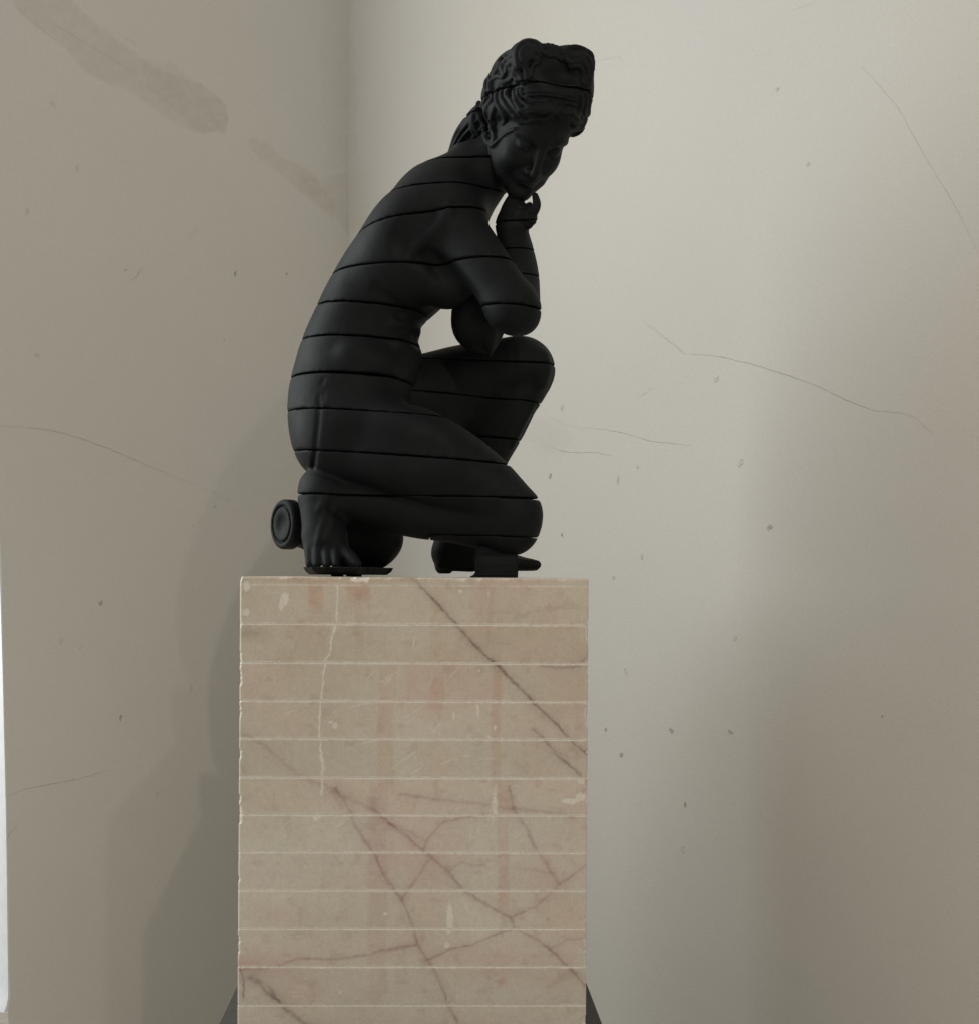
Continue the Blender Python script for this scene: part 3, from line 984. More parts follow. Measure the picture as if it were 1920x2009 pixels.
# near upper arm
body([(890, 452, .180, 62), (924, 490, .155, 56), (957, 532, .128, 52), (1007, 603, .10, 51)], .03, 12)
body([(1005, 603, .10, 51), (1022, 622, .105, 34)], .02, 2)
# hip, near thigh
body([(690, 858, .215, 92), (770, 876, .175, 92), (850, 905, .155, 87), (935, 948, .15, 70), (1005, 1003, .155, 55)], .035, 16)
# belly roll above the thigh
B.ell(P(780, 648, .27), (R(44, .27), .085, R(15, .27)), .018)
B.ell(P(786, 690, .27), (R(38, .27), .085, R(19, .27)), .02)
# crease running from the back to the belly fold
body([(738, 600, .150, 5), (778, 628, .155, 7), (812, 657, .19, 8), (826, 660, .24, 7)], .022, 4, 'carve')
body([(815, 676, .16, 5), (826, 677, .24, 6)], .012, 3, 'carve')
# groin fold between belly and thigh
body([(757, 765, .105, 3), (792, 775, .125, 5), (815, 786, .17, 6)], .02, 3, 'carve')
# armpit hollow
body([(852, 515, .145, 8), (876, 545, .13, 15), (905, 585, .11, 20)], .03, 3, 'carve')
# cleft and sacrum hollows, spine furrow
groove(B, [(625, 775), (624, 820), (620, 860), (616, 900), (613, 938)], 4, 2.0, .006, 0, 1)
groove(B, [(619, 880), (616, 905), (613, 936)], 3, 2.2, .004, 0, 1)
groove(B, [(838, 502), (815, 505), (790, 490)], 9, 1.6, .02)
ridge(B, [(873, 424), (853, 449), (828, 469), (812, 485), (797, 507)], 8, 1.6, .016)
ridge(B, [(882, 402), (884, 425), (886, 445)], 5, 1.2, .010)
groove(B, [(840, 418), (812, 440), (792, 470)], 16, 1.6, .03)
groove(B, [(738, 566), (764, 588), (790, 616)], 7, 1.8, .016)
groove(B, [(634, 742), (631, 752)], 4, 1.0, .004)
groove(B, [(661, 733), (660, 746)], 2.2, 0.8, .003)
groove(B, [(636, 768), (634, 785)], 2.2, 0.7, .003)
groove(B, [(600, 786), (625, 794), (648, 800)], 2.0, 0.8, .003)
groove(B, [(870, 381), (873, 382)], 2.6, 2.0, .002, 1, 1)
groove(B, [(855, 390), (856, 396)], 2.2, 0.9, .003)
groove(B, [(700, 850), (760, 868), (830, 880)], 30, 1.2, .05)
ridge(B, [(690, 700), (720, 705), (750, 716)], 20, 1.2, .03)
# second group: shin under the thigh, folded tight against it
S2 = Field(B.lo, B.lo + B.h * (B.n - 1), B.h)
def leg(pts, k, sub=4, op='join'):
    S2.chain([(P(u, v, y), R(r, y)) for u, v, y, r in pts], k, op, sub)
leg([(1003, 1018, .155, 58), (960, 1020, .17, 58), (890, 1010, .185, 55), (820, 1003, .195, 53), (740, 990, .20, 49), (640, 976, .20, 45)], .02, 12)
leg([(1006, 1008, .15, 53), (1003, 1040, .15, 50)], .02, 2)
leg([(640, 966, .205, 46), (628, 958, .205, 42)], .02, 2)          # heel
# foot: instep down to the toe joints, the toes pressed flat
leg([(634, 985, .185, 45), (635, 1030, .165, 42), (640, 1068, .145, 38)], .02, 4)
leg([(650, 1040, .155, 26), (664, 1085, .130, 22), (676, 1100, .115, 15)], .018, 3)
leg([(615, 1055, .150, 20), (616, 1085, .135, 15)], .018, 2)
for (u0, u1, r0, r1, dy) in [(606, 607, 9, 7.5, .0), (623, 622, 10.5, 8.5, -.006), (641, 641, 10, 8.5, -.011), (658, 659, 10, 8.5, -.014)]:
    leg([(u0, 1072, .135 + dy, r0 + 1), (u1, 1094, .105 + dy, r0), (u1, 1108, .090 + dy, r1)], .0035, 3)
leg([(672, 1078, .118, 13), (690, 1098, .095, 14), (699, 1108, .082, 11)], .005, 3)
# toe clefts and tendons
for u0 in (614.5, 632, 649.5, 667):
    leg([(u0, 1083, .088, 1.6), (u0, 1112, .070, 2.2)], .004, 2, 'carve')
ridge(S2, [(642, 972), (636, 985), (630, 1000)], 7, 2.4, .010)
ridge(S2, [(660, 1000), (650, 1030), (640, 1062)], 5, 1.3, .010)
ridge(S2, [(640, 1010), (630, 1040), (624, 1070)], 4, 1.2, .008)
groove(S2, [(655, 995), (668, 1008), (680, 1020)], 9, 2.0, .012)
S2.f = np.maximum(S2.f, (P(0, 1117, .1)[2] - Z).astype(np.float32))
# join the two groups with a tight crease
hh = np.maximum(0.008 - np.abs(B.f - S2.f), 0) / 0.008
B.f = np.minimum(B.f, S2.f) - hh * hh * 0.002
# floor of the figure
del S2

# support block under the knee is part of the same stone but reads as its own piece
cuts = [
    [(880, 311), (927, 311), (958, 298)],
    [(786, 373), (873, 351), (908, 357)],
    [(713, 457), (770, 428), (828, 410), (901, 399), (954, 413)],
    [(659, 536), (751, 509), (818, 512), (898, 501), (956, 501), (1006, 517)],
    [(627, 600), (693, 584), (761, 592), (972, 593), (1046, 609)],
    [(599, 664), (662, 648), (740, 660), (808, 677)],
    [(577, 738), (661, 722), (730, 735), (790, 750)],
    [(569, 805), (623, 795), (740, 810), (872, 820)],
    [(579, 882), (780, 892), (990, 912)],
    [(590, 972), (764, 967), (1051, 981)],
    [(850, 1046), (960, 1051), (1043, 1056)],
]
planes = [cut_plane(B, c) for c in cuts]
xa_, xb_ = P(822, 1050, .2)[0], P(846, 1050, .2)[0]
WARP = {10: lambda X, Y: -0.2 * (1 - sstep(xa_, xb_, X))}
emit(B, 'slice', stat, planes, gap=[.0026, .0027, .0030, .0030, .0030, .0036, .0038, .0023, .0021, .0026, .0012], smooth_it=5, warp=WARP)

# ---- far leg with its raised knee
FL = Field((-0.25, 0.30, 0.004), (0.20, 0.62, 0.60), 0.003)
def far(pts, k, sub=4, op='join'):
    FL.chain([(P(u, v, y), R(r, y)) for u, v, y, r in pts], k, op, sub)
far([(745, 800, .38, 92), (830, 778, .41, 82), (905, 752, .44, 74), (975, 731, .455, 65), (1025, 722, .46, 57)], .03, 14)
far([(1020, 718, .46, 53), (1030, 730, .46, 54), (1020, 760, .465, 50)], .025, 3)
far([(1022, 745, .465, 51), (977, 820, .475, 60), (944, 888, .48, 55), (918, 970, .485, 41), (897, 1050, .485, 36)], .012, 10)
far([(850, 812, .42, 66), (915, 792, .45, 52), (960, 775, .46, 46)], .012, 3)
# foot: heel, instep, toes
far([(880, 1085, .485, 34), (895, 1075, .485, 36)], .02, 2)
far([(890, 1062, .485, 32), (950, 1090, .475, 26), (1010, 1104, .465, 16), (1048, 1109, .46, 11)], .02, 4)
for i, dy in enumerate((-.028, -.012, .004, .018, .03)):
    far([(1000 - abs(i) * 3, 1104, .465 + dy, 12), (1052 - i * 6, 1108, .455 + dy, 9)], .006, 2)
far([(872, 1102, .47, 18), (925, 1104, .455, 18)], .004, 2)
far([(872, 1102, .51, 18), (925, 1104, .505, 18)], .004, 2)
far([(872, 1085, .485, 19), (872, 1110, .485, 19)], .006, 2)
groove(FL, [(1000, 765), (1025, 758), (1045, 750)], 14, 2.2, .02)
ridge(FL, [(1062, 700), (1066, 725), (1058, 750)], 12, 1.6, .02)
ridge(FL, [(1040, 800), (1022, 835), (1004, 872)], 6, 1.4, .010)
zb = P(0, 1120, .48)[2]
Zf = FL.ax[2].astype(np.float32)[None, None, :]
FL.f = np.maximum(FL.f, zb - Zf)
fcuts = [[(994, 708), (1040, 710), (1083, 716)], [(862, 770), (960, 778), (1054, 791)], [(946, 853), (985, 857), (1014, 866)]]
emit(FL, 'far_leg_slice', stat, [cut_plane(FL, c) for c in fcuts], gap=[.0026, .003, .0036], smooth_it=1)

# ---- near forearm and the hand under the chin
FA = Field((-0.04, 0.08, 0.50), (0.14, 0.34, 0.84), 0.002)
def fore(pts, k, sub=3, op='join'):
    FA.chain([(P(u, v, y), R(r, y)) for u, v, y, r in pts], k, op, sub)
fore([(1016, 592, .135, 43), (1017, 545, .16, 40), (1012, 500, .185, 36), (1006, 465, .205, 32), (1003, 442, .215, 29.5)], .01, 4)
fore([(1004, 440, .215, 30), (1006, 418, .212, 25), (1010, 404, .21, 20)], .012, 3)           # palm
fore([(1018, 425, .20, 24), (1030, 428, .195, 17)], .012, 2)
fore([(1000, 412, .212, 15), (1003, 398, .212, 13), (1006, 386, .212, 10)], .008, 3)              # first finger under the jaw
fore([(1012, 410, .200, 13), (1026, 412, .192, 10), (1036, 418, .186, 9)], .006, 3)
fore([(1032, 424, .185, 11), (1046, 414, .178, 10), (1052, 400, .176, 8.5), (1049, 384, .178, 6.5)], .006, 4)  # finger hooked beside the chin
fore([(1030, 432, .185, 11), (1043, 432, .178, 9.5), (1045, 424, .19, 8)], .005, 3)
fore([(1026, 440, .190, 10), (1036, 441, .184, 8.5), (1040, 434, .195, 7)], .005, 3)
fore([(1034, 408, .195, 9), (1038, 402, .195, 6)], .005, 2)                                  # thumb end
groove(FA, [(1026, 404), (1033, 414), (1037, 424)], 1.8, 1.8, .002)
groove(FA, [(1033, 425), (1044, 424), (1052, 419)], 1.6, 1.6, .002)
groove(FA, [(1028, 436), (1038, 438), (1046, 436)], 1.6, 1.6, .002)
groove(FA, [(1004, 400), (1014, 406), (1024, 408)], 1.8, 1.5, .003)
acuts = [[(1000, 429), (1015, 431), (1028, 437)], [(1022, 486), (1032, 486), (1042, 490)], [(1026, 537), (1042, 538), (1056, 543)]]
emit(FA, 'forearm_slice', stat, [cut_plane(FA, c) for c in acuts], gap=.003, smooth_it=1, names=['hand', 'forearm_slice', 'forearm_slice', 'forearm_slice'])

# ---- far forearm crossing in front of the belly, its hand drooping on the far thigh
FH = Field((-0.13, 0.12, 0.40), (0.13, 0.56, 0.88), 0.0025)
def fhand(pts, k, sub=3, op='join'):
    FH.chain([(P(u, v, y), R(r, y)) for u, v, y, r in pts], k, op, sub)
fhand([(1000, 585, .47, 42), (975, 610, .40, 40), (945, 625, .33, 40), (932, 635, .27, 40)], .02, 4)
fhand([(895, 440, .40, 52), (945, 515, .45, 46), (985, 570, .465, 42), (1000, 590, .465, 41)], .02, 6)
fhand([(928, 612, .25, 42), (930, 640, .25, 42), (938, 658, .262, 34), (952, 672, .28, 22)], .02, 4)
fhand([(925, 712, .215, 26), (915, 700, .21, 18)], .01, 2, 'carve')
fhand([(950, 640, .235, 30), (957, 668, .238, 17), (960, 696, .245, 3)], .006, 4)
fhand([(972, 640, .245, 20), (972, 664, .248, 11), (961, 696, .248, 3)], .006, 4)
fhand([(893, 615, .22, 2), (905, 603, .20, 3)], .006, 2, 'carve')
emit(FH, 'far_arm', stat, [], smooth_it=1)

# ---- head: face, hair, tail of hair; one saw cut through the hair above the forehead
HD = Field((-0.13, -0.07, 0.74), (0.26, 0.42, 1.17), 0.0022)
roll_f, yaw_f, pit_f = math.radians(12), math.radians(22), math.radians(27)
eye = P(1061, 289, .115)
vd = eye - CAM; vd /= np.linalg.norm(vd)
tv_ = -vd
rt = np.array([1.0, 0, 0]); rt -= (rt @ tv_) * tv_; rt /= np.linalg.norm(rt)
up = np.cross(tv_, rt)
ef0 = np.array([math.sin(yaw_f) * math.cos(pit_f), -math.sin(pit_f), math.cos(yaw_f) * math.cos(pit_f)])
es0 = np.array([math.cos(yaw_f), 0, -math.sin(yaw_f)])
eu0 = np.cross(ef0, es0)
if eu0[1] < 0:
    eu0 = -eu0
def rolled(q):
    c, s_ = math.cos(roll_f), math.sin(roll_f)
    return np.array([q[0] * c + q[1] * s_, -q[0] * s_ + q[1] * c, q[2]])
def to_w(q):
    q = rolled(q)
    return rt * q[0] + up * q[1] + tv_ * q[2]
EF, ES, EU = to_w(ef0), to_w(es0), to_w(eu0)
AX = np.array([ES, EF, EU])
HO = eye - 0.085 * EF
def L(s, f, u):
    return HO + ES * s + EF * f + EU * u
def hc(pts, k, sub=3, op='join'):
    HD.chain([(L(*p[:3]), p[3]) for p in pts], k, op, sub)
def he(c, r, k, op='join'):
    HD.ell(L(*c), r, k, op, AX)
# skull and face
he((0, -.020, .035), (.076, .095, .095), .01)
he((0, .018, -.022), (.066, .075, .098), .03)
he((0, .040, .045), (.060, .052, .055), .03)
for s in (-1, 1):
    hc([(s * .052, .005, -.055, .022), (s * .036, .045, -.092, .020), (0, .066, -.114, .018)], .022, 3)
    he((s * .036, .056, -.042), (.025, .023, .032), .02)
he((0, .070, -.113), (.021, .019, .019), .015)
for s in (-1, 1):
    he((s * .032, .104, -.004), (.022, .022, .0145), .014, 'carve')
    hc([(s * .053, .066, .013, .006), (s * .034, .083, .019, .0065), (s * .012, .089, .010, .006)], .010, 3)
    he((s * .0315, .0725, -.006), (.0165, .0145, .0125), .004)
    hc([(s * .047, .071, -.006, .0016), (s * .032, .0875, -.0125, .0018), (s * .017, .080, -.008, .0014)], .002, 4)
    hc([(s * .048, .073, .0035, .0012), (s * .032, .0905, .0045, .0012), (s * .017, .084, -.001, .0012)], .002, 4, 'carve')
hc([(0, .088, .024, .0095), (0, .096, -.010, .0085), (0, .107, -.044, .0092), (0, .108, -.052, .0092)], .009, 4)
for s in (-1, 1):
    he((s * .0115, .095, -.053), (.0072, .011, .0072), .006)
    hc([(s * .007, .100, -.061, .0022), (s * .008, .094, -.061, .002)], .003, 2, 'carve')
he((0, .078, -.074), (.025, .014, .020), .014)
hc([(-.016, .0850, -.0790, .0034), (-.007, .0910, -.0745, .0046), (0, .0908, -.0750, .0044), (.007, .0910, -.0745, .0046), (.016, .0850, -.0790, .0034)], .006, 3)
hc([(-.012, .0845, -.0868, .0040), (0, .0895, -.0862, .0058), (.012, .0845, -.0868, .0040)], .006, 3)
hc([(-.017, .0890, -.0835, .0008), (0, .0965, -.0803, .0014), (.017, .0890, -.0835, .0008)], .003, 4, 'carve')
hc([(-.010, .092, -.0965, .004), (.010, .092, -.0965, .004)], .01, 2, 'carve')
# ears: lobes and shells
for s in (-1, 1):
    hc([(s * .071, -.012, .010, .010), (s * .074, -.016, -.012, .011), (s * .070, -.006, -.034, .0075)], .006, 3)
    hc([(s * .082, -.008, .004, .004), (s * .083, -.010, -.014, .005)], .004, 2, 'carve')
# neck stub above its saw cut
NK = Field(HD.lo, HD.lo + HD.h * (HD.n - 1), HD.h)
NK.chain([(P(907, 388, .275), R(60, .28)), (P(947, 347, .258), R(55, .26)), (P(985, 300, .245), R(50, .245))], .02, 'join', 3)
neck = planes[0]
Xh = HD.ax[0].astype(np.float32)[:, None, None]; Yh = HD.ax[1].astype(np.float32)[None, :, None]; Zh = HD.ax[2].astype(np.float32)[None, None, :]
NK.f = np.maximum(NK.f, neck[0] + neck[1] * Xh + neck[2] * Yh + 0.0015 - Zh)
HD.join((slice(None),) * 3, NK.f, .008)
del NK

# hair volume
def hv(c, r, k=.012):
    HD.ell(L(*c), r, k, 'join', AX)
hv((0, -.030, .052), (.098, .092, .088))
hv((-.012, -.052, .020), (.094, .080, .075), .02)
hv((0, .020, .098), (.078, .058, .052), .02)
# flared roll of hair over the brow, parted in the middle
for s in (-1, 1):
    hc([(s * .006, .082, .084, .013), (s * .038, .076, .074, .015), (s * .064, .050, .052, .018), (s * .083, .010, .026, .020), (s * .084, -.026, .002, .019)], .010, 4)
# knotted bow on the crown: two loops and a bridge
hv((-.062, -.010, .124), (.036, .045, .040), .012)
hv((.034, -.010, .140), (.046, .045, .038), .012)
hv((-.012, -.020, .124), (.050, .040, .040), .012)
hv((0, -.045, .088), (.088, .060, .056), .02)
hv((.052, -.012, .070), (.052, .062, .080), .02)
he((-.004, .050, .140), (.034, .028, .018), .02, 'carve')
# nape and tail of hair
tail = [(952, 235, .27, 34), (930, 250, .29, 27), (910, 270, .30, 21), (896, 292, .31, 15), (884, 308, .315, 8)]
HD.chain([(P(u, v, y), R(r, y)) for u, v, y, r in tail], .012, 'join', 4)

# locks: wavy ropes laid over that volume where the photo shows them
def lock(pix, r0, r1, k=.0018, lift=0.7, wave=0.0, per=60.0, taper=True):
    # resample
    P2 = spline([(np.array([u, v, 0.0]), 1.0) for u, v in pix], 5)
    P2 = [p[:2] for p, _ in P2]
    n = len(P2)
    out = []
    acc = 0
    for i, q in enumerate(P2):
        if i:
            acc += np.linalg.norm(P2[i] - P2[i - 1])
        d = P2[min(i + 1, n - 1)] - P2[max(i - 1, 0)]
        d /= np.linalg.norm(d) + 1e-9
        nn = np.array([-d[1], d[0]])
        w = wave * math.sin(acc / per * 2 * math.pi)
        qq = q + nn * w
        p = HDB.trace(qq[0], qq[1])
        if p is None:
            continue
        r = r0 + (r1 - r0) * i / (n - 1)
        out.append((p + (CAM - p) / np.linalg.norm(CAM - p) * r * lift, r))
    # smooth in depth
    pts = np.array([p for p, _ in out])
    for _ in range(3):
        pts[1:-1] = 0.25 * pts[:-2] + 0.5 * pts[1:-1] + 0.25 * pts[2:]
    out = [(pts[i], out[i][1]) for i in range(len(out))]
    HD.chain(out, k)
HDB = Field(HD.lo, HD.lo + HD.h * (HD.n - 1), HD.h)
HDB.f = HD.f.copy()
def Q(pts):   # points read off the enlarged crop
    return [(920 + a / 7.215, 70 + b / 7.215) for a, b in pts]
px = lambda r: R(r, .15)
LOCKS = [
    # side hair below the saw cut
    ([(300, 790), (340, 880), (250, 1000), (230, 1120), (310, 1260)], 5.0, 3.0), ([(250, 800), (240, 900), (170, 1000), (150, 1090), (200, 1180)], 5.0, 3.0),
    ([(400, 780), (385, 900), (400, 980), (480, 1090), (510, 1200), (470, 1240)], 5.0, 3.0), ([(480, 750), (450, 860), (490, 960), (590, 1080), (680, 1200), (740, 1240)], 5.0, 3.0),
    ([(560, 730), (520, 830), (560, 900), (620, 980), (700, 1100), (800, 1210)], 5.0, 3.0), ([(640, 800), (650, 930), (720, 1030), (830, 1130), (920, 1180)], 4.5, 3.0),
    ([(690, 770), (690, 880), (790, 970), (900, 1010), (1010, 1000), (1120, 960), (1190, 1000)], 3.5, 2.5), ([(730, 760), (740, 850), (860, 900), (980, 900), (1150, 900)], 2.5, 2.0),
    ([(370, 990), (330, 1080), (310, 1180), (360, 1240)], 4.5, 3.0), ([(140, 960), (120, 1080), (180, 1200), (240, 1270)], 5.0, 3.0), ([(100, 1060), (60, 1180), (90, 1310), (160, 1400)], 5.0, 3.5),
    ([(60, 1120), (40, 1240), (60, 1350), (110, 1450)], 5.0, 3.0), ([(240, 1270), (210, 1380), (250, 1500), (330, 1560)], 4.0, 3.5), ([(300, 1290), (350, 1370), (350, 1470), (330, 1550), (420, 1470), (520, 1380), (640, 1320)], 3.8, 2.5),
    # rolls along the hairline
    ([(640, 1130), (740, 1200), (860, 1210), (960, 1170), (1060, 1190), (1150, 1150), (1190, 1090), (1120, 1060), (1030, 1090), (920, 1060), (820, 1080)], 4.5, 3.5),
    ([(700, 1060), (800, 1040), (900, 1020), (990, 1060), (1090, 1010), (1190, 1040)], 3.5, 3.0),
    ([(1230, 1090), (1290, 1060), (1360, 1110), (1440, 1080), (1500, 1150), (1540, 1190)], 4.5, 3.5), ([(1240, 1030), (1320, 1060), (1410, 1020), (1480, 1070), (1550, 1120), (1570, 1040)], 3.5, 3.0),
    ([(1270, 1130), (1340, 1170), (1430, 1170), (1500, 1250), (1560, 1260)], 4.0, 3.5), ([(1480, 1280), (1540, 1320), (1600, 1280), (1640, 1200)], 4.5, 4.0), ([(1460, 1400), (1530, 1380), (1590, 1330)], 4.5, 4.0),
    # right side going down
    ([(1580, 820), (1590, 960), (1560, 1080), (1600, 1180)], 4.0, 3.0), ([(1640, 800), (1650, 950), (1620, 1080), (1650, 1180)], 4.5, 3.5), ([(1690, 760), (1700, 900), (1690, 1020), (1680, 1120)], 4.5, 3.5),
    ([(1700, 640), (1690, 720), (1710, 820)], 4.5, 3.5),
    # above the cut, near side
    ([(290, 740), (310, 640), (400, 570), (470, 590)], 5.0, 3.5), ([(240, 740), (250, 640), (320, 560), (360, 500)], 5.0, 3.5), ([(430, 720), (500, 660), (600, 600), (640, 530)], 5.0, 3.5),
    ([(360, 540), (430, 440), (430, 350), (520, 270), (640, 220)], 5.0, 3.5), ([(500, 540), (450, 450), (500, 350), (610, 270)], 4.5, 3.0), ([(530, 500), (520, 430), (600, 370), (650, 300)], 4.0, 3.0),
    ([(300, 590), (360, 480), (400, 380), (470, 310)], 5.0, 3.5), ([(350, 470), (420, 350), (520, 250), (640, 190)], 4.0, 3.0),
    # bow: left loop
    ([(690, 400), (670, 300), (690, 190), (770, 110), (880, 90), (960, 140), (1010, 230), (1080, 260)], 6.0, 4.5), ([(650, 450), (640, 330), (670, 200), (760, 90), (880, 75), (970, 110), (1040, 160)], 5.0, 4.0),
    ([(800, 130), (890, 140), (930, 210), (1000, 290)], 4.0, 3.5),
    ([(820, 620), (820, 520), (790, 420), (830, 330), (920, 310), (980, 360)], 5.0, 4.0), ([(870, 560), (880, 460), (930, 380), (970, 400)], 4.0, 3.0), ([(760, 640), (730, 560), (640, 490), (640, 560), (700, 640)], 5.5, 4.5),
    ([(650, 470), (720, 430), (790, 450), (800, 560)], 5.5, 4.0), ([(680, 620), (740, 660), (800, 640)], 5.0, 4.0),
    ([(760, 350), (735, 260), (775, 185), (850, 170), (890, 235), (860, 290)], 5.5, 4.5), ([(800, 310), (795, 240), (835, 215), (850, 260)], 5.0, 4.5), ([(1440, 300), (1520, 295), (1600, 340), (1630, 400)], 5.0, 4.5), ([(1400, 290), (1480, 270), (1560, 280)], 4.5, 4.0),
    # bridge
    ([(1060, 150), (1110, 200), (1110, 290)], 4.5, 3.5), ([(1110, 140), (1160, 200), (1160, 290)], 4.5, 3.5), ([(1170, 150), (1210, 210), (1220, 290)], 4.5, 3.5), ([(1230, 170), (1270, 230), (1270, 320)], 4.5, 3.5), ([(1290, 200), (1320, 260), (1310, 340)], 4.5, 3.5),
    # right loop
    ([(1330, 250), (1400, 190), (1500, 170), (1610, 200), (1700, 260), (1740, 370), (1730, 480), (1700, 600)], 5.5, 4.5), ([(1370, 330), (1420, 380), (1530, 360), (1630, 400), (1670, 490), (1660, 590), (1620, 680)], 4.5, 4.0),
    ([(1600, 290), (1670, 310), (1720, 390)], 4.0, 3.5), ([(1380, 270), (1470, 240), (1590, 260), (1690, 340), (1710, 460), (1690, 560)], 4.0, 3.5), ([(1420, 440), (1530, 430), (1600, 480), (1610, 580), (1590, 660)], 4.0, 3.5),
    ([(1460, 180), (1500, 160), (1550, 185)], 4.5, 4.0),
    # fringe band just under the cut, combed flat
    ([(760, 800), (950, 780), (1150, 800), (1350, 830), (1530, 870)], 2.0, 2.0), ([(800, 850), (1000, 830), (1250, 860), (1520, 920)], 2.0, 2.0), ([(850, 940), (1000, 930), (1150, 950)], 2.0, 2.0), ([(1250, 960), (1400, 960), (1510, 990)], 2.0, 2.0),
]
for pts, r0, r1 in LOCKS:
    lock(Q(pts), px(r0) * 1.25, px(r1) * 1.15)
    if r0 >= 3.8:
        for dx_, dy_, q_ in ((28, -14, 0.55), (-26, 16, 0.5)):
            lock(Q([(a + dx_ + 9 * math.sin(b * .03), b + dy_) for a, b in pts]), px(r0) * q_, px(r1) * q_ * .8)
# tail strands
for pts in ([(945, 225), (925, 250), (905, 272), (890, 300)], [(938, 222), (915, 245), (898, 268), (884, 300)], [(950, 245), (930, 268), (912, 285), (893, 305)], [(955, 262), (938, 275), (920, 288)], [(930, 228), (906, 246), (890, 272), (880, 308)]):
    lock(pts, px(4.5), px(3.0))
# the sides the photo does not show: locks combed from the crown to the nape
for i in range(26):
    a = math.radians(100 + 160 * (i + 0.5) / 26)
    pts = []
    for j in range(14):
        t = j / 13
        el = math.radians(80 - 105 * t)
        aa = a + 0.10 * math.sin(t * 13 + i)
        s, f, u = .101 * math.sin(aa) * math.cos(el), .098 * math.cos(aa) * math.cos(el) - .034, .09 * math.sin(el) + .052
        pts.append((s, f, u, .0065 - .002 * t))
    hc(pts, .003, 1)
del HDB
groove(HD, [(982, 331), (983, 333)], 2.0, 1.6, .0015, 1, 1)
hcut = cut_plane(HD, [(962, 176), (985, 173), (1010, 164), (1072, 164), (1110, 170), (1140, 178)])
emit(HD, 'head', stat, [hcut], gap=.0065, names=['hair_bow', 'head'], smooth_it=1)

# ---- jar lying behind the foot
JA = Field((-0.52, 0.14, 0.0), (-0.12, 0.56, 0.20), 0.0025)
jd = np.array([-0.80, -0.60, 0.0]); jd /= np.linalg.norm(jd)
mouth = P(565, 1029, .275)
jc = P(706, 1056, .40)
ax_j = (mouth - jc); Lj = np.linalg.norm(ax_j)
JA.ell(jc, (.098, .098, R(65, .4)), .01)
JA.cone(jc, mouth - jd * .02, R(62, .4), R(40, .3), .03)
# lip: a thick disc across the mouth with rings
sl, X_, Y_, Z_ = JA.sub(mouth - .09, mouth + .09)
dx, dy, dz = X_ - mouth[0], Y_ - mouth[1], Z_ - mouth[2]
al = dx * jd[0] + dy * jd[1]
rad = np.sqrt(np.maximum((dx - al * jd[0]) ** 2 + (dy - al * jd[1]) ** 2 + dz ** 2, 0))
Rm = R(49, .28)
disc = np.maximum(rad - Rm, np.abs(al) - .016)
q1 = np.maximum(rad - Rm + .008, 0); q2 = np.maximum(np.abs(al) - .008, 0)
disc = np.where((rad > Rm - .008) | (np.abs(al) > .008), np.sqrt(q1 ** 2 + q2 ** 2) - .008, disc)
JA.join(sl, disc.astype(np.float32), .004)
groove = np.maximum(np.abs(rad - R(35.5, .28)) - .0024, .0105 - al)
JA.carve(sl, groove.astype(np.float32), .002)
dish = np.sqrt(dx ** 2 * 0 + (rad / 1.0) ** 2 + (al - .050) ** 2) - .042
JA.carve(sl, dish.astype(np.float32), .006)
JA.f = np.maximum(JA.f, (P(0, 1122, .4)[2] - JA.ax[2].astype(np.float32)[None, None, :]))
emit(JA, 'jar', stat, [], smooth_it=1)

# ---- ragged foot slab, knee block, pins
def ragged_slab(name, outline, z0, z1, jag, seed):
    r = np.random.default_rng(seed)
    pts = []
    n = len(outline)
    for i in range(n):
        a = np.array(outline[i]); b = np.array(outline[(i + 1) % n])
        m = max(2, int(np.linalg.norm(b - a) / 0.012))
        for j in range(m):
            pts.append(a + (b - a) * j / m + r.normal(0, jag, 2))
    n = len(pts)
    c = np.mean(pts, 0)
    vs = []
    for k, (z, s) in enumerate(((z0, .86), (z0 + (z1 - z0) * .4, .95), (z1 - .0012, 1.0), (z1, .985))):
        for p in pts:
            q = c + (p - c) * s
            vs.append((q[0] - STO[0], q[1] - STO[1], z + (r.normal(0, .0003) if k >= 2 else 0) - STO[2]))
    fs = []
    for k in range(3):
        for i in range(n):
            j = (i + 1) % n
            fs.append((k * n + i, k * n + j, (k + 1) * n + j, (k + 1) * n + i))
    fs.append(tuple(range(n))[::-1]); fs.append(tuple(range(3 * n, 4 * n)))
    mesh_obj(name, vs, fs, M_BLACK, stat, smooth=False)
zp = 0.0
def PX(u, y):
    p = P(u, 1120, y); return (p[0], p[1])
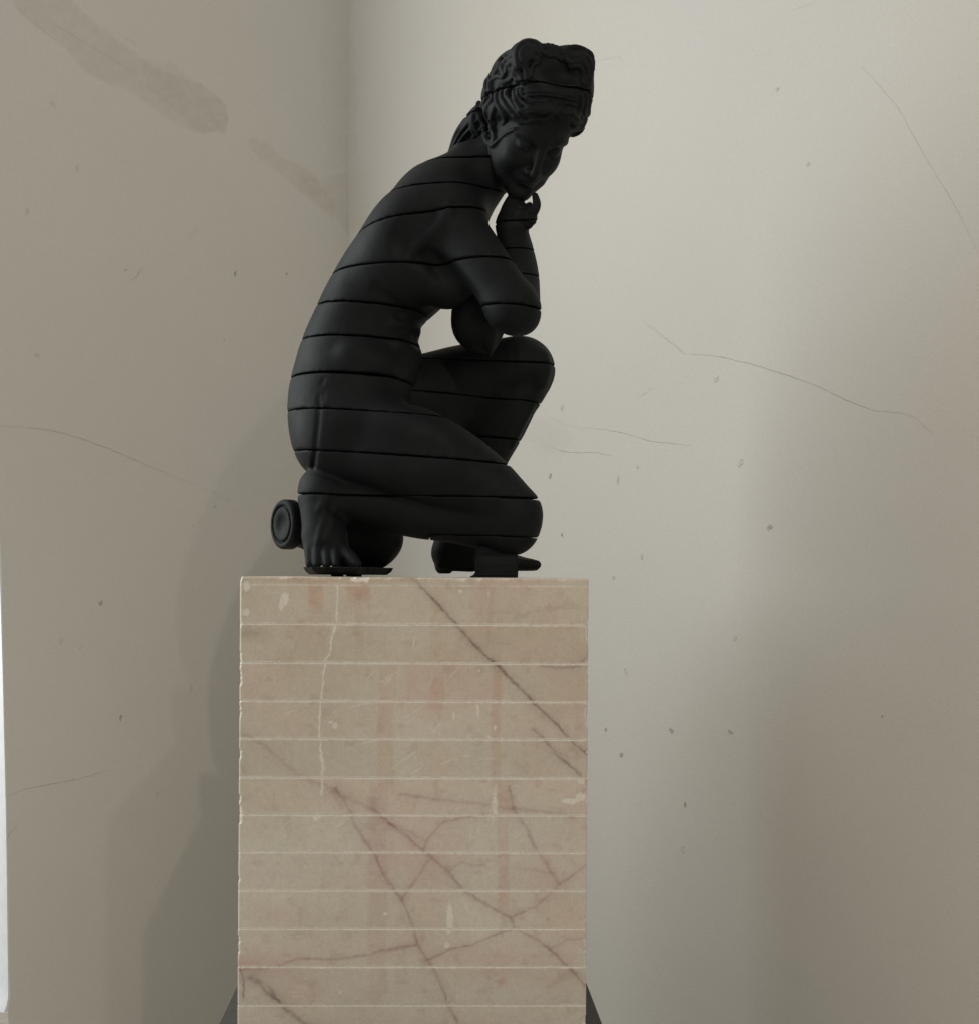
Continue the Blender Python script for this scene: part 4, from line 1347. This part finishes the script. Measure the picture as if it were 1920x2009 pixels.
ragged_slab('foot_slab', [PX(608, .055), PX(702, .04), PX(716, .08), PX(755, .25), PX(772, .36), PX(752, .50), PX(680, .52), PX(612, .42), PX(598, .26), PX(600, .15)], P(0, 1123.5, .2)[2], P(0, 1109, .2)[2], .0022, 3)

def knee_block():
    x0, x1 = P(932, 1100, .14)[0], P(1015, 1100, .14)[0]
    ys = (.122, .225)
    secs = [(1131.0, -9, 0, -.012), (1129, -10, 0, -.012), (1122, -4, 0, -.004), (1117, 0, 0, .0), (1100, 0, 0, 0), (1086, 0, -1, .002), (1066, 3, -3, .02)]
    vs, fs = [], []
    for v, a, b, f in secs:
        z = max(P(0, v, .15)[2], 0.0004) if v < 1130.5 else -0.0012
        xa, xb = x0 + a * .00105, x1 + b * .00105
        ring = [(xa + .004, ys[0] + f), (xb - .004, ys[0] + f), (xb, ys[0] + f + .004), (xb, ys[1]), (xa, ys[1]), (xa, ys[0] + f + .004)]
        for x, y in ring:
            vs.append((x - STO[0] + rng.normal(0, .0005), y - STO[1] + rng.normal(0, .0006), z - STO[2]))
    n = 6
    for k in range(len(secs) - 1):
        for i in range(n):
            j = (i + 1) % n
            fs.append((k * n + i, k * n + j, (k + 1) * n + j, (k + 1) * n + i))
    fs.append(tuple(range(n))[::-1]); fs.append(tuple(range((len(secs) - 1) * n, len(secs) * n)))
    mesh_obj('support_block', vs, fs, M_BLACK, stat, smooth=False)
knee_block()
def pin(u, y, r=0.012, ztop=0.012):
    p = P(u, 1129, y)
    vs, fs = [], []
    n = 14
    for z in (-0.0012, 0.0008, ztop):
        for i in range(n):
            a = 2 * math.pi * i / n
            vs.append((p[0] + r * math.cos(a) - STO[0], p[1] + r * math.sin(a) - STO[1], z))
    for k in range(2):
        for i in range(n):
            j = (i + 1) % n
            fs.append((k * n + i, k * n + j, (k + 1) * n + j, (k + 1) * n + i))
    fs.append(tuple(range(n))[::-1]); fs.append(tuple(range(2 * n, 3 * n)))
    mesh_obj('pin', vs, fs, M_BLACK, stat, smooth=False)
for u, y in ((663, .12), (699, .13), (660, .42), (690, .42), (960, .46), (985, .48)):
    pin(u, y)
